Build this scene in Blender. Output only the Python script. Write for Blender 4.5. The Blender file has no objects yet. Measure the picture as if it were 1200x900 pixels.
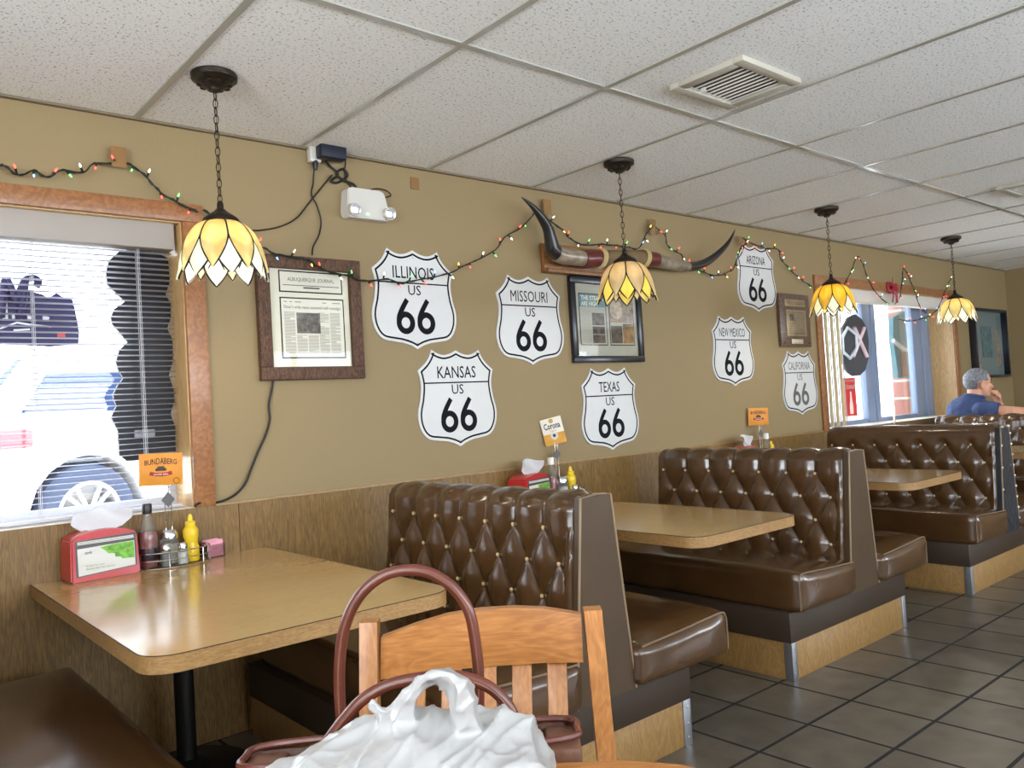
import bpy, bmesh, math, random
from mathutils import Vector, Matrix, noise as mnoise
from math import sin, cos, pi, sqrt, radians
random.seed(7)
SC = bpy.context.scene
COL = SC.collection
# ------------------------------------------------------------------ camera, world, lights
YAW, PITCH, ROLL, FPX = .86611, .02927, -.05788, 955.97
CAM = Vector((0, -3.3922, 1.27455))
HC = 2.516            # ceiling height
fwd = Vector((cos(PITCH)*cos(YAW), cos(PITCH)*sin(YAW), sin(PITCH)))
rt0 = Vector((sin(YAW), -cos(YAW), 0)); up0 = rt0.cross(fwd)
RT = cos(ROLL)*rt0 + sin(ROLL)*up0
UP = -sin(ROLL)*rt0 + cos(ROLL)*up0
cam = bpy.data.cameras.new('camera'); cob = bpy.data.objects.new('camera', cam); COL.objects.link(cob)
cam.sensor_width = 36; cam.lens = FPX/1200*36; cam.clip_start = .02; cam.clip_end = 300
cob.matrix_world = Matrix(((RT.x, UP.x, -fwd.x, CAM.x), (RT.y, UP.y, -fwd.y, CAM.y), (RT.z, UP.z, -fwd.z, CAM.z), (0, 0, 0, 1)))
SC.camera = cob
vs = SC.view_settings
vs.view_transform = 'Standard'; vs.look = 'None'; vs.gamma = 1; vs.use_curve_mapping = False
vs.exposure = 0.45
W = bpy.data.worlds.new('sky'); SC.world = W; W.use_nodes = True
bg = W.node_tree.nodes['Background']
bg.inputs[0].default_value = (.80, .90, 1, 1); bg.inputs[1].default_value = 7.5
def area(name, loc, direction, sx, sy, power, col):
    l = bpy.data.lights.new(name, 'AREA'); l.shape = 'RECTANGLE'; l.size = sx; l.size_y = sy; l.energy = power; l.color = col
    o = bpy.data.objects.new(name, l); COL.objects.link(o); o.location = loc
    o.rotation_euler = Vector(direction).to_track_quat('-Z', 'Y').to_euler()
    return o
DAY = (.90, .95, 1)
# daylight lamps at assumed windows in unseen walls; most tilted up for the ceiling
area('daylight_back', (-2.52, -4.1, 1.55), (.30, 0, .95), 2.8, 1.4, 215, DAY)
area('ceiling_fill_near', (1.2, -6.02, 1.6), (-.1, .30, .95), 3.0, 1.3, 80, DAY)  # added to brighten the ceiling near the camera; no window known there
area('daylight_right_middle', (4.6, -6.05, 1.55), (0, .8, .6), 2.8, 1.4, 7, DAY)
area('daylight_right_far', (8.6, -6.05, 1.55), (0, 1, -.05), 2.6, 1.4, 40, DAY)
for _n, _x, _w in (('portal_near', -.08, 2.4), ('portal_far', 7.5, 2.6)):      # light portals: guide the sampling of the sky through the two windows
    _o = area(_n, (_x, .32, 1.55), (0, -1, 0), _w, 1.2, 1, (1, 1, 1)); _o.data.cycles.is_portal = True

# ------------------------------------------------------------------ pixel helpers: a sight line met with a real plane of the room
def ray(u, v): return RT*((u-600)/FPX) + UP*((450-v)/FPX) + fwd
def onp(u, v, ax, val):
    d = ray(u, v); t = (val-CAM[ax])/d[ax]; return CAM + d*t
def wp(u, v, y=0.0): return onp(u, v, 1, y)
def hp(u, v, z): return onp(u, v, 2, z)
def dp(u, v, t): return CAM + ray(u, v)*t

# ------------------------------------------------------------------ materials
def c255(r, g, b):
    f = lambda x: (x/255/12.92) if x/255 <= .04045 else ((x/255+.055)/1.055)**2.4
    return (f(r), f(g), f(b), 1)
MATS = {}
def mat(name, col, rough=.5, metal=0, spec=.5, coat=0, bump=0, bscale=40, var=0, vscale=6, emit=0, trans=0, ior=1.45, alpha=1):
    if name in MATS: return MATS[name]
    m = bpy.data.materials.new(name); m.use_nodes = True; nt = m.node_tree; b = nt.nodes['Principled BSDF']
    b.inputs['Base Color'].default_value = col; b.inputs['Roughness'].default_value = rough; b.inputs['Metallic'].default_value = metal
    b.inputs['Specular IOR Level'].default_value = spec; b.inputs['Coat Weight'].default_value = coat; b.inputs['Coat Roughness'].default_value = .12
    b.inputs['Transmission Weight'].default_value = trans; b.inputs['IOR'].default_value = ior; b.inputs['Alpha'].default_value = alpha
    if emit: b.inputs['Emission Color'].default_value = col; b.inputs['Emission Strength'].default_value = emit
    tc = nt.nodes.new('ShaderNodeTexCoord')
    if var:
        n = nt.nodes.new('ShaderNodeTexNoise'); n.inputs['Scale'].default_value = vscale; n.inputs['Detail'].default_value = 6
        nt.links.new(tc.outputs['Object'], n.inputs['Vector'])
        r = nt.nodes.new('ShaderNodeValToRGB'); r.color_ramp.elements[0].position = .3; r.color_ramp.elements[1].position = .7
        r.color_ramp.elements[0].color = [x*(1-var) for x in col[:3]]+[1]; r.color_ramp.elements[1].color = [min(1, x*(1+var)) for x in col[:3]]+[1]
        nt.links.new(n.outputs['Fac'], r.inputs['Fac']); nt.links.new(r.outputs['Color'], b.inputs['Base Color'])
    if bump:
        n = nt.nodes.new('ShaderNodeTexNoise'); n.inputs['Scale'].default_value = bscale; n.inputs['Detail'].default_value = 4
        nt.links.new(tc.outputs['Object'], n.inputs['Vector'])
        k = nt.nodes.new('ShaderNodeBump'); k.inputs['Strength'].default_value = bump; k.inputs['Distance'].default_value = .01
        nt.links.new(n.outputs['Fac'], k.inputs['Height']); nt.links.new(k.outputs['Normal'], b.inputs['Normal'])
    MATS[name] = m; return m
def wood(name, dark, light, scale=(1, 1, 1), rough=.4, coat=0, fine=1.0, pos=(.35, .7), ring=9):
    if name in MATS: return MATS[name]
    m = bpy.data.materials.new(name); m.use_nodes = True; nt = m.node_tree; b = nt.nodes['Principled BSDF']
    N = nt.nodes.new; L = nt.links.new
    tc = N('ShaderNodeTexCoord'); mp = N('ShaderNodeMapping'); mp.inputs['Scale'].default_value = scale
    L(tc.outputs['Object'], mp.inputs['Vector'])
    n1 = N('ShaderNodeTexNoise'); n1.inputs['Scale'].default_value = 2.2; n1.inputs['Detail'].default_value = 3; n1.inputs['Distortion'].default_value = .6 if ring > 2 else 0
    L(mp.outputs['Vector'], n1.inputs['Vector'])
    mu = N('ShaderNodeMath'); mu.operation = 'MULTIPLY'; mu.inputs[1].default_value = ring; L(n1.outputs['Fac'], mu.inputs[0])
    fr = N('ShaderNodeMath'); fr.operation = 'PINGPONG'; fr.inputs[1].default_value = .5; L(mu.outputs[0], fr.inputs[0])
    n2 = N('ShaderNodeTexNoise'); n2.inputs['Scale'].default_value = 26*fine; n2.inputs['Detail'].default_value = 5; L(mp.outputs['Vector'], n2.inputs['Vector'])
    mx = N('ShaderNodeMath'); mx.operation = 'MULTIPLY_ADD'; mx.inputs[1].default_value = .45; L(fr.outputs[0], mx.inputs[0]); 
    m3 = N('ShaderNodeMath'); m3.operation = 'MULTIPLY'; m3.inputs[1].default_value = .75; L(n2.outputs['Fac'], m3.inputs[0]); L(m3.outputs[0], mx.inputs[2])
    r = N('ShaderNodeValToRGB'); r.color_ramp.elements[0].position = pos[0]; r.color_ramp.elements[1].position = pos[1]
    r.color_ramp.elements[0].color = dark; r.color_ramp.elements[1].color = light
    L(mx.outputs[0], r.inputs['Fac']); L(r.outputs['Color'], b.inputs['Base Color'])
    b.inputs['Roughness'].default_value = rough; b.inputs['Coat Weight'].default_value = coat; b.inputs['Coat Roughness'].default_value = .1
    MATS[name] = m; return m
def ceiling_mat():
    m = bpy.data.materials.new('ceiling_tile'); m.use_nodes = True; nt = m.node_tree; b = nt.nodes['Principled BSDF']
    N = nt.nodes.new; L = nt.links.new
    tc = N('ShaderNodeTexCoord')
    v = N('ShaderNodeTexNoise'); v.inputs['Scale'].default_value = 95; v.inputs['Detail'].default_value = 3; v.inputs['Roughness'].default_value = .7; L(tc.outputs['Object'], v.inputs['Vector'])
    r = N('ShaderNodeValToRGB'); r.color_ramp.elements[0].position = .34; r.color_ramp.elements[1].position = .43
    r.color_ramp.elements[0].color = (.27, .26, .24, 1); r.color_ramp.elements[1].color = (.90, .895, .875, 1)
    L(v.outputs['Fac'], r.inputs['Fac']); L(r.outputs['Color'], b.inputs['Base Color'])
    n = N('ShaderNodeTexNoise'); n.inputs['Scale'].default_value = 170; n.inputs['Detail'].default_value = 3; L(tc.outputs['Object'], n.inputs['Vector'])
    k = N('ShaderNodeBump'); k.inputs['Strength'].default_value = .5; k.inputs['Distance'].default_value = .004
    L(n.outputs['Fac'], k.inputs['Height']); L(k.outputs['Normal'], b.inputs['Normal'])
    b.inputs['Roughness'].default_value = .9
    return m
def tile_mat():
    m = bpy.data.materials.new('floor_tile'); m.use_nodes = True; nt = m.node_tree; b = nt.nodes['Principled BSDF']
    N = nt.nodes.new; L = nt.links.new
    tc = N('ShaderNodeTexCoord'); mp = N('ShaderNodeMapping'); s = .33049
    mp.inputs['Location'].default_value = (-2.8524 % s, 1.33796 % s, 0); L(tc.outputs['Object'], mp.inputs['Vector'])
    br = N('ShaderNodeTexBrick'); br.offset = 0; br.squash = 1
    br.inputs['Scale'].default_value = 1; br.inputs['Brick Width'].default_value = s; br.inputs['Row Height'].default_value = s
    br.inputs['Mortar Size'].default_value = .0078; br.inputs['Mortar Smooth'].default_value = .15; br.inputs['Bias'].default_value = 0
    br.inputs['Color1'].default_value = c255(110, 102, 90); br.inputs['Color2'].default_value = c255(98, 91, 81); br.inputs['Mortar'].default_value = c255(34, 32, 32)
    L(mp.outputs['Vector'], br.inputs['Vector'])
    n = N('ShaderNodeTexNoise'); n.inputs['Scale'].default_value = 9; n.inputs['Detail'].default_value = 8; L(tc.outputs['Object'], n.inputs['Vector'])
    rr = N('ShaderNodeValToRGB'); rr.color_ramp.elements[0].position = .3; rr.color_ramp.elements[1].position = .75
    rr.color_ramp.elements[0].color = (.62, .60, .58, 1); rr.color_ramp.elements[1].color = (1.1, 1.08, 1.05, 1); L(n.outputs['Fac'], rr.inputs['Fac'])
    mx = N('ShaderNodeMixRGB'); mx.blend_type = 'MULTIPLY'; mx.inputs['Fac'].default_value = 1; L(br.outputs['Color'], mx.inputs[1]); L(rr.outputs['Color'], mx.inputs[2])
    L(mx.outputs[0], b.inputs['Base Color'])
    ro = N('ShaderNodeMapRange'); ro.inputs['To Min'].default_value = .32; ro.inputs['To Max'].default_value = .8; L(br.outputs['Fac'], ro.inputs['Value']); L(ro.outputs[0], b.inputs['Roughness'])
    inv = N('ShaderNodeMath'); inv.operation = 'MULTIPLY_ADD'; inv.inputs[1].default_value = -1; L(br.outputs['Fac'], inv.inputs[0])
    n3 = N('ShaderNodeMath'); n3.operation = 'MULTIPLY'; n3.inputs[1].default_value = .25; L(n.outputs['Fac'], n3.inputs[0]); L(n3.outputs[0], inv.inputs[2])
    k = N('ShaderNodeBump'); k.inputs['Strength'].default_value = .5; k.inputs['Distance'].default_value = .004; L(inv.outputs[0], k.inputs['Height']); L(k.outputs['Normal'], b.inputs['Normal'])
    return m
def clear_glass(name, tint=(1, 1, 1, 1), gloss=.08, k=.6):
    m = bpy.data.materials.new(name); m.use_nodes = True; nt = m.node_tree; nt.nodes.clear(); N = nt.nodes.new; L = nt.links.new
    o = N('ShaderNodeOutputMaterial'); mx = N('ShaderNodeMixShader'); t = N('ShaderNodeBsdfTransparent'); g = N('ShaderNodeBsdfGlossy')
    t.inputs[0].default_value = tint; g.inputs['Roughness'].default_value = .03
    f = N('ShaderNodeLayerWeight'); f.inputs[0].default_value = .25
    q = N('ShaderNodeMath'); q.operation = 'MULTIPLY_ADD'; q.inputs[1].default_value = k; q.inputs[2].default_value = gloss*.4; L(f.outputs['Fresnel'], q.inputs[0])
    L(q.outputs[0], mx.inputs[0]); L(t.outputs[0], mx.inputs[1]); L(g.outputs[0], mx.inputs[2]); L(mx.outputs[0], o.inputs[0])
    return m
def petal_mat(name, ca, cb, tr=.6, scale=14):
    m = bpy.data.materials.new(name); m.use_nodes = True; nt = m.node_tree; nt.nodes.clear(); N = nt.nodes.new; L = nt.links.new
    o = N('ShaderNodeOutputMaterial'); tc = N('ShaderNodeTexCoord'); mp = N('ShaderNodeMapping'); mp.inputs['Scale'].default_value = (1, 1, .35)
    n = N('ShaderNodeTexNoise'); n.inputs['Scale'].default_value = scale; n.inputs['Detail'].default_value = 4; n.inputs['Distortion'].default_value = 1
    L(tc.outputs['Object'], mp.inputs[0]); L(mp.outputs[0], n.inputs['Vector'])
    r = N('ShaderNodeValToRGB'); r.color_ramp.elements[0].position = .35; r.color_ramp.elements[1].position = .65; r.color_ramp.elements[0].color = ca; r.color_ramp.elements[1].color = cb
    L(n.outputs['Fac'], r.inputs['Fac'])
    d = N('ShaderNodeBsdfPrincipled'); d.inputs['Roughness'].default_value = .2; L(r.outputs[0], d.inputs['Base Color'])
    t = N('ShaderNodeBsdfTranslucent'); L(r.outputs[0], t.inputs[0]); mx = N('ShaderNodeMixShader'); mx.inputs[0].default_value = tr
    L(d.outputs[0], mx.inputs[1]); L(t.outputs[0], mx.inputs[2]); L(mx.outputs[0], o.inputs[0])
    return m

M_wall = mat('wall_paint', c255(143, 123, 87), .6, bump=.12, bscale=60)
M_wains = wood('oak_wainscot', c255(106, 79, 40), c255(148, 114, 62), (14, 14, 1), .5, .05)
M_table = wood('oak_laminate', c255(180, 144, 90), c255(192, 157, 101), (1.1, 5, 4.5), .19, .45, ring=1)
M_edge = wood('laminate_edge', c255(140, 104, 60), c255(170, 132, 82), (4, 4, 20), .45)
M_dark = mat('dark_line', c255(38, 30, 22), .6)
M_casing = wood('cherry_casing', c255(136, 88, 52), c255(164, 112, 68), (3, 3, 3), .4, .2)
M_jamb = wood('oak_jamb', c255(190, 150, 96), c255(222, 186, 130), (12, 12, 1), .4, .2)
M_plinth = wood('plinth_oak', c255(136, 102, 56), c255(160, 124, 74), (5, 5, 1.6), .4, .2)
M_vinyl = mat('brown_vinyl', c255(76, 51, 28), .25, spec=.55, coat=.5, bump=.06, bscale=55, var=.16, vscale=7)
M_vinylm = mat('brown_vinyl_matt', c255(74, 56, 38), .36, spec=.5, bump=.05, bscale=50, var=.08)
M_apron = mat('brown_vinyl_apron', c255(58, 46, 35), .45, spec=.4, var=.08)
M_torn = mat('torn_black_panel', c255(34, 42, 52), .35, coat=.2, bump=.8, bscale=22)
M_pipe = mat('worn_piping', c255(140, 118, 92), .45)
M_brass = mat('pale_button', c255(214, 190, 140), .3, coat=.4)
M_steel = mat('brushed_steel', c255(176, 178, 182), .35, metal=.85, var=.08)
M_chrome = mat('chrome', c255(215, 215, 218), .15, metal=1)
M_black = mat('black_plastic', c255(22, 22, 25), .4)
M_blackm = mat('black_metal', c255(26, 24, 23), .5, metal=.3)
M_bronze = mat('aged_bronze', c255(52, 44, 36), .42, metal=.7, bump=.4, bscale=70)
M_white = mat('white_enamel', c255(204, 200, 192), .4)
M_signw = mat('sign_white', c255(208, 207, 205), .4, var=.02)
M_signk = mat('sign_black', c255(12, 12, 20), .6, spec=.15)
M_fade = mat('sign_faded_black', c255(92, 88, 84), .5)
M_paper = mat('paper', c255(226, 222, 206), .8)
M_mat = mat('mat_board', c255(224, 220, 198), .8)
M_ink = mat('ink', c255(50, 46, 42), .8)
M_inkl = mat('ink_light', c255(150, 144, 130), .8)
M_rustic = wood('rustic_wood', c255(62, 40, 28), c255(112, 78, 56), (12, 12, 3), .7)
M_grid = mat('ceiling_grid_metal', c255(166, 164, 155), .3, spec=.6, coat=.8)
M_ceil = ceiling_mat(); M_floor = tile_mat()
M_tape = mat('packing_tape', c255(140, 104, 62), .25, coat=.5)
M_wire = mat('green_wire', c255(26, 36, 26), .5)
M_cable = mat('black_cable', c255(24, 22, 22), .5)
M_alu = mat('blue_grey_aluminium', c255(132, 146, 172), .4, metal=.2)
M_blind = mat('blind_slat', c255(206, 204, 210), .45)
M_val = mat('blind_valance', c255(168, 160, 152), .5)
M_glass = clear_glass('window_glass')
M_pglass = clear_glass('picture_glass', gloss=.03, k=.22)
M_brownfab = mat('vertical_slat', c255(196, 182, 152), .6)

# ------------------------------------------------------------------ mesh helpers
def tag(o, label=None, cat=None, group=None, kind=None):
    if label: o['label'] = label
    if cat: o['category'] = cat
    if group: o['group'] = group
    if kind: o['kind'] = kind
    return o
def thing(name, label, cat, loc=(0, 0, 0), rz=0, group=None):
    o = bpy.data.objects.new(name, None); COL.objects.link(o); o.empty_display_size = .1
    o.location = loc; o.rotation_euler = (0, 0, rz)
    return tag(o, label, cat, group)
def mtx(o):
    m = Matrix.Translation(o.location) @ o.rotation_euler.to_matrix().to_4x4()
    return mtx(o.parent) @ m if o.parent else m
def build(bm, name, m, parent=None, world=False, smooth=35, recentre=True, label=None):
    bmesh.ops.recalc_face_normals(bm, faces=bm.faces[:]) if bm.faces else None
    if smooth:
        a = radians(smooth)
        for f in bm.faces: f.smooth = True
        for e in bm.edges:
            if len(e.link_faces) == 2 and e.calc_face_angle(0) > a: e.smooth = False
    me = bpy.data.meshes.new(name); bm.to_mesh(me); bm.free()
    o = bpy.data.objects.new(name, me); COL.objects.link(o); me.materials.append(m)
    if parent:
        if world: me.transform(mtx(parent).inverted())
        o.parent = parent
    elif recentre and me.vertices:
        xs = [v.co for v in me.vertices]
        cx = (min(v.x for v in xs)+max(v.x for v in xs))/2; cy = (min(v.y for v in xs)+max(v.y for v in xs))/2; cz = min(v.z for v in xs)
        me.transform(Matrix.Translation((-cx, -cy, -cz))); o.location = (cx, cy, cz)
    if label: o['label'] = label
    return o
def structure(bm, name, m, parent=None, smooth=35):
    o = build(bm, name, m, parent, smooth=smooth, recentre=False)
    if not parent: o['kind'] = 'structure'
    return o
def dup(root, loc, rz=None, label=None, group=None):
    def cp(o, par):
        c = o.copy(); COL.objects.link(c)
        if par: c.parent = par
        for ch in [x for x in KIDS.get(o.name, o.children)]: cp(ch, c)
        return c
    r = cp(root, None); r.location = loc
    if rz is not None: r.rotation_euler = (0, 0, rz)
    if label: r['label'] = label
    if group: r['group'] = group
    return r
KIDS = {}
def B(): return bmesh.new()
def box(bm, x0, x1, y0, y1, z0, z1, bev=0, seg=2):
    r = bmesh.ops.create_cube(bm, size=1)
    for v in r['verts']:
        v.co = ((x0+x1)/2+v.co.x*(x1-x0), (y0+y1)/2+v.co.y*(y1-y0), (z0+z1)/2+v.co.z*(z1-z0))
    if bev:
        es = list({e for v in r['verts'] for e in v.link_edges})
        bmesh.ops.bevel(bm, geom=es, offset=bev, segments=seg, affect='EDGES', profile=.5)
    return bm
def tube(bm, pts, rad, seg=8, closed=False, caps=True):
    pts = [Vector(p) for p in pts]; n = len(pts)
    rads = rad if isinstance(rad, (list, tuple)) else [rad]*n
    rings = []; prev = None
    for i, p in enumerate(pts):
        a = pts[(i-1) % n] if closed or i > 0 else p; b = pts[(i+1) % n] if closed or i < n-1 else p
        t = (b-a).normalized() if (b-a).length > 1e-9 else Vector((0, 0, 1))
        if prev is None:
            ref = Vector((0, 0, 1)) if abs(t.z) < .9 else Vector((1, 0, 0)); nx = t.cross(ref).normalized()
        else:
            nx = prev - t*prev.dot(t); nx = nx.normalized() if nx.length > 1e-6 else prev
        prev = nx; ny = t.cross(nx)
        r = rads[i]; rx, ry = r if isinstance(r, tuple) else (r, r)
        rings.append([bm.verts.new(p+nx*rx*cos(2*pi*k/seg)+ny*ry*sin(2*pi*k/seg)) for k in range(seg)])
    m = n if closed else n-1
    for i in range(m):
        A, Bq = rings[i], rings[(i+1) % n]
        for k in range(seg): bm.faces.new((A[k], A[(k+1) % seg], Bq[(k+1) % seg], Bq[k]))
    if caps and not closed: bm.faces.new(rings[0][::-1]); bm.faces.new(rings[-1])
    return bm
def lathe(bm, prof, c=(0, 0, 0), seg=24, rot=None):
    c = Vector(c); rings = []
    for r, z in prof:
        ring = []
        for k in range(seg):
            p = Vector((r*cos(2*pi*k/seg), r*sin(2*pi*k/seg), z))
            if rot: p = rot @ p
            ring.append(bm.verts.new(c+p))
        rings.append(ring)
    for A, Bq in zip(rings, rings[1:]):
        for k in range(seg): bm.faces.new((A[k], A[(k+1) % seg], Bq[(k+1) % seg], Bq[k]))
    if prof[0][0] > 1e-6: bm.faces.new(rings[0][::-1])
    if prof[-1][0] > 1e-6: bm.faces.new(rings[-1])
    bmesh.ops.remove_doubles(bm, verts=bm.verts[:], dist=1e-6)
    return bm
def prism(bm, pts, f0, f1):
    """pts: 2D outline, f0/f1 map a 2D point to 3D on the two faces"""
    a = [bm.verts.new(f0(*p)) for p in pts]; b = [bm.verts.new(f1(*p)) for p in pts]; n = len(pts)
    bm.faces.new(a[::-1]); bm.faces.new(b)
    for i in range(n): bm.faces.new((a[i], a[(i+1) % n], b[(i+1) % n], b[i]))
    return bm
def sphere(bm, c, r, seg=12, rings=8):
    c = Vector(c); rr = r if isinstance(r, (tuple, list)) else (r, r, r)
    q = bmesh.ops.create_uvsphere(bm, u_segments=seg, v_segments=rings, radius=1)
    for v in q['verts']: v.co = Vector((v.co.x*rr[0], v.co.y*rr[1], v.co.z*rr[2]))+c
    return bm
def spline(pts, n=6, closed=False):
    P = [Vector(p) for p in pts]; out = []; L = len(P)
    for i in range(L if closed else L-1):
        p0 = P[(i-1) % L] if closed or i > 0 else P[0]; p1 = P[i]; p2 = P[(i+1) % L]; p3 = P[(i+2) % L] if closed or i < L-2 else P[-1]
        for k in range(n):
            t = k/n
            out.append(.5*((2*p1)+(p2-p0)*t+(2*p0-5*p1+4*p2-p3)*t*t+(3*p1-p0-3*p2+p3)*t**3))
    if not closed: out.append(P[-1].copy())
    return out
def text_bm(s, w, h, f, bold=0.0, thick=.0006):
    """lettering fitted to w x h, its lower left corner at (0,0); f maps (x, y, depth) to 3D"""
    cu = bpy.data.curves.new('t', 'FONT'); cu.body = s; cu.offset = bold; cu.resolution_u = 2; cu.fill_mode = 'FRONT'
    ob = bpy.data.objects.new('t', cu); COL.objects.link(ob)
    dg = bpy.context.evaluated_depsgraph_get(); me = bpy.data.meshes.new_from_object(ob.evaluated_get(dg))
    bm = B(); bm.from_mesh(me); bpy.data.objects.remove(ob); bpy.data.curves.remove(cu); bpy.data.meshes.remove(me)
    xs = [v.co.x for v in bm.verts]; ys = [v.co.y for v in bm.verts]
    x0, x1, y0, y1 = min(xs), max(xs), min(ys), max(ys)
    for v in bm.verts: v.co = f((v.co.x-x0)/(x1-x0)*w, (v.co.y-y0)/(y1-y0)*h, thick)
    return bm
def join(dst, src):
    me = bpy.data.meshes.new('j'); src.to_mesh(me); src.free(); dst.from_mesh(me); bpy.data.meshes.remove(me); return dst
def ribbon(bm, pts, w, f, closed=False, d=.0008):
    P = [Vector((p[0], p[1])) for p in pts]; n = len(P); L = []; R = []
    for i, p in enumerate(P):
        a = P[(i-1) % n] if closed or i else p; b = P[(i+1) % n] if closed or i < n-1 else p
        t = (b-a).normalized(); nn = Vector((-t.y, t.x)); ww = w[i] if isinstance(w, list) else w
        k = 1.0
        if closed or 0 < i < n-1:
            t1 = (p-a).normalized(); k = 1/max(.5, abs(nn.dot(Vector((-t1.y, t1.x)))))
        L.append(bm.verts.new(f(*(p+nn*ww/2*k), d))); R.append(bm.verts.new(f(*(p-nn*ww/2*k), d)))
    for i in range(n if closed else n-1):
        j = (i+1) % n; bm.faces.new((L[i], R[i], R[j], L[j]))
    return bm
def remesh(bm, size, smooth_it=4):
    me = bpy.data.meshes.new('r'); bm.to_mesh(me); bm.free(); ob = bpy.data.objects.new('r', me); COL.objects.link(ob)
    md = ob.modifiers.new('r', 'REMESH'); md.mode = 'VOXEL'; md.voxel_size = size
    if smooth_it: s = ob.modifiers.new('s', 'SMOOTH'); s.iterations = smooth_it; s.factor = .5
    dg = bpy.context.evaluated_depsgraph_get(); m2 = bpy.data.meshes.new_from_object(ob.evaluated_get(dg))
    b2 = B(); b2.from_mesh(m2); bpy.data.objects.remove(ob); bpy.data.meshes.remove(me); bpy.data.meshes.remove(m2)
    return b2

# ------------------------------------------------------------------ the room
X0, X1, YR = -2.6, 10.36, -6.2
structure(box(B(), X0-.2, X1+.2, YR-.2, 0, -.2, 0), 'floor', M_floor)
structure(box(B(), X0-.4, X1+.4, YR-.4, .34, HC, HC+.2), 'ceiling', M_ceil)
W1 = (-1.3, 1.15, .945, 2.115); W2 = (6.2, 8.8, .945, 2.13); TH = .30
def wall_with(bm, holes, a0, a1, mk):
    """strip wall from a0 to a1 (along its length) with rectangular holes"""
    cur = a0
    for h0, h1, z0, z1 in holes:
        mk(bm, cur, h0, 0, HC); mk(bm, h0, h1, 0, z0); mk(bm, h0, h1, z1, HC); cur = h1
    mk(bm, cur, a1, 0, HC); return bm
structure(wall_with(B(), [W1, W2], X0, X1, lambda bm, a, b, z0, z1: box(bm, a, b, 0, TH, z0, z1)), 'wall_left', M_wall)
RW = [(-.4, 2.8, .9, 2.2), (3.1, 6.1, .9, 2.2), (7.2, 10.0, .9, 2.2)]  # first opening added to go with the ceiling fill lamp
structure(wall_with(B(), RW, X0, X1, lambda bm, a, b, z0, z1: box(bm, a, b, YR-.2, YR, z0, z1)), 'wall_right', M_wall)
BW = [(-5.6, -2.6, .85, 2.3)]
structure(wall_with(B(), BW, YR, 0, lambda bm, a, b, z0, z1: box(bm, X0-.2, X0, a, b, z0, z1)), 'wall_back', M_wall)
structure(box(B(), X1, X1+.2, YR-.2, TH, 0, HC), 'wall_far', M_wall)
# ceiling grid of the hung ceiling
bm = B(); gw = .0125
for i in range(-6, 15):
    x = .98889+i*.70104
    if X0 < x < X1: box(bm, x-gw, x+gw, YR, -.012, HC-.006, HC+.004)
for y in (-1.2484, -2.6505, -4.0526, -5.4547): box(bm, X0, X1, y-gw, y+gw, HC-.0065, HC+.004)
structure(bm, 'trim_1', M_grid)
structure(box(B(), X0, X1, -.022, 0, HC-.010, HC-.001), 'trim_2', mat('wall_angle', c255(120, 106, 84), .5))
# oak wainscot, in sheets with narrow joints
bm = B(); xs = [X0, -1.1, .12, 1.33, 2.55, wp(690, 538).x, 4.85, 6.1, 7.3, 8.5, 9.6, X1]
for a, b in zip(xs, xs[1:]): box(bm, a+.0015, b-.0015, -.014, 0, 0, .945)
structure(bm, 'baseboard_left', M_wains)
bm = B()
for a, b in zip([YR, -5, -3.8, -2.6, -1.4], [-5, -3.8, -2.6, -1.4, -.014]): box(bm, X1-.014, X1, a+.001, b-.001, 0, .945)
structure(bm, 'baseboard_far', M_wains)
bm = B(); box(bm, W1[1]+.085, W2[0]-.1, -.020, 0, .941, .951, .002); box(bm, W2[1]+.07, X1, -.020, 0, .941, .951, .002)
structure(bm, 'trim_3', wood('oak_cap', c255(146, 116, 76), c255(172, 140, 96), (2, 10, 10)))
# windows: casing, jambs, sill, frame, pane
def window(n, w, yglass, casw, rightcas, mull, frame_mat, jamb_mat):
    x0, x1, z0, z1 = w
    bm = B(); box(bm, x0-casw, x1+rightcas, -.022, 0, z1, z1+.075, .003)
    o = structure(bm, 'window_%d' % n, M_casing); o['kind'] = 'structure'
    bm = B(); box(bm, x1, x1+rightcas, -.020, 0, z0, z1, .003); box(bm, x0-casw, x0, -.020, 0, z0, z1, .003); structure(bm, 'casing', M_casing, o)
    bm = B(); box(bm, x1-.004, x1+.003, -.001, yglass, z0, z1); box(bm, x0-.003, x0+.004, -.001, yglass, z0, z1); box(bm, x0, x1, 0, yglass, z1-.004, z1+.003)
    structure(bm, 'jamb', jamb_mat, o)
    bm = B(); box(bm, x0, x1, -.013, yglass+.02, z0-.004, z0+.002); structure(bm, 'sill', mat('sill_white', c255(226, 220, 208), .45), o)
    bm = B(); f = .04
    box(bm, x0, x1, yglass, yglass+.05, z0, z0+f); box(bm, x0, x1, yglass, yglass+.05, z1-f, z1); 
    for m0, m1 in [(x0, x0+f), (x1-f, x1)]+mull: box(bm, m0, m1, yglass-.01, yglass+.05, z0, z1, .004)
    structure(bm, 'frame', frame_mat, o)
    structure(box(B(), x0+.01, x1-.01, yglass+.02, yglass+.026, z0+.01, z1-.01), 'pane', M_glass, o)
    return o
window(1, W1, .20, .085, .085, [(-.2, -.15)], mat('white_frame', c255(206, 206, 212), .4), M_jamb)
GY = .24
_m1, _m2 = onp(1013, 430, 1, GY).x, onp(1028, 430, 1, GY).x
_m3, _m4 = onp(1071, 430, 1, GY).x, onp(1089, 430, 1, GY).x
window(2, W2, GY, .08, .08, [(_m1, (_m1+_m2)/2+.02), ((_m1+_m2)/2+.05, _m2), (_m3, (_m3+_m4)/2+.02), ((_m3+_m4)/2+.05, _m4)], M_alu, M_jamb)
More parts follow.
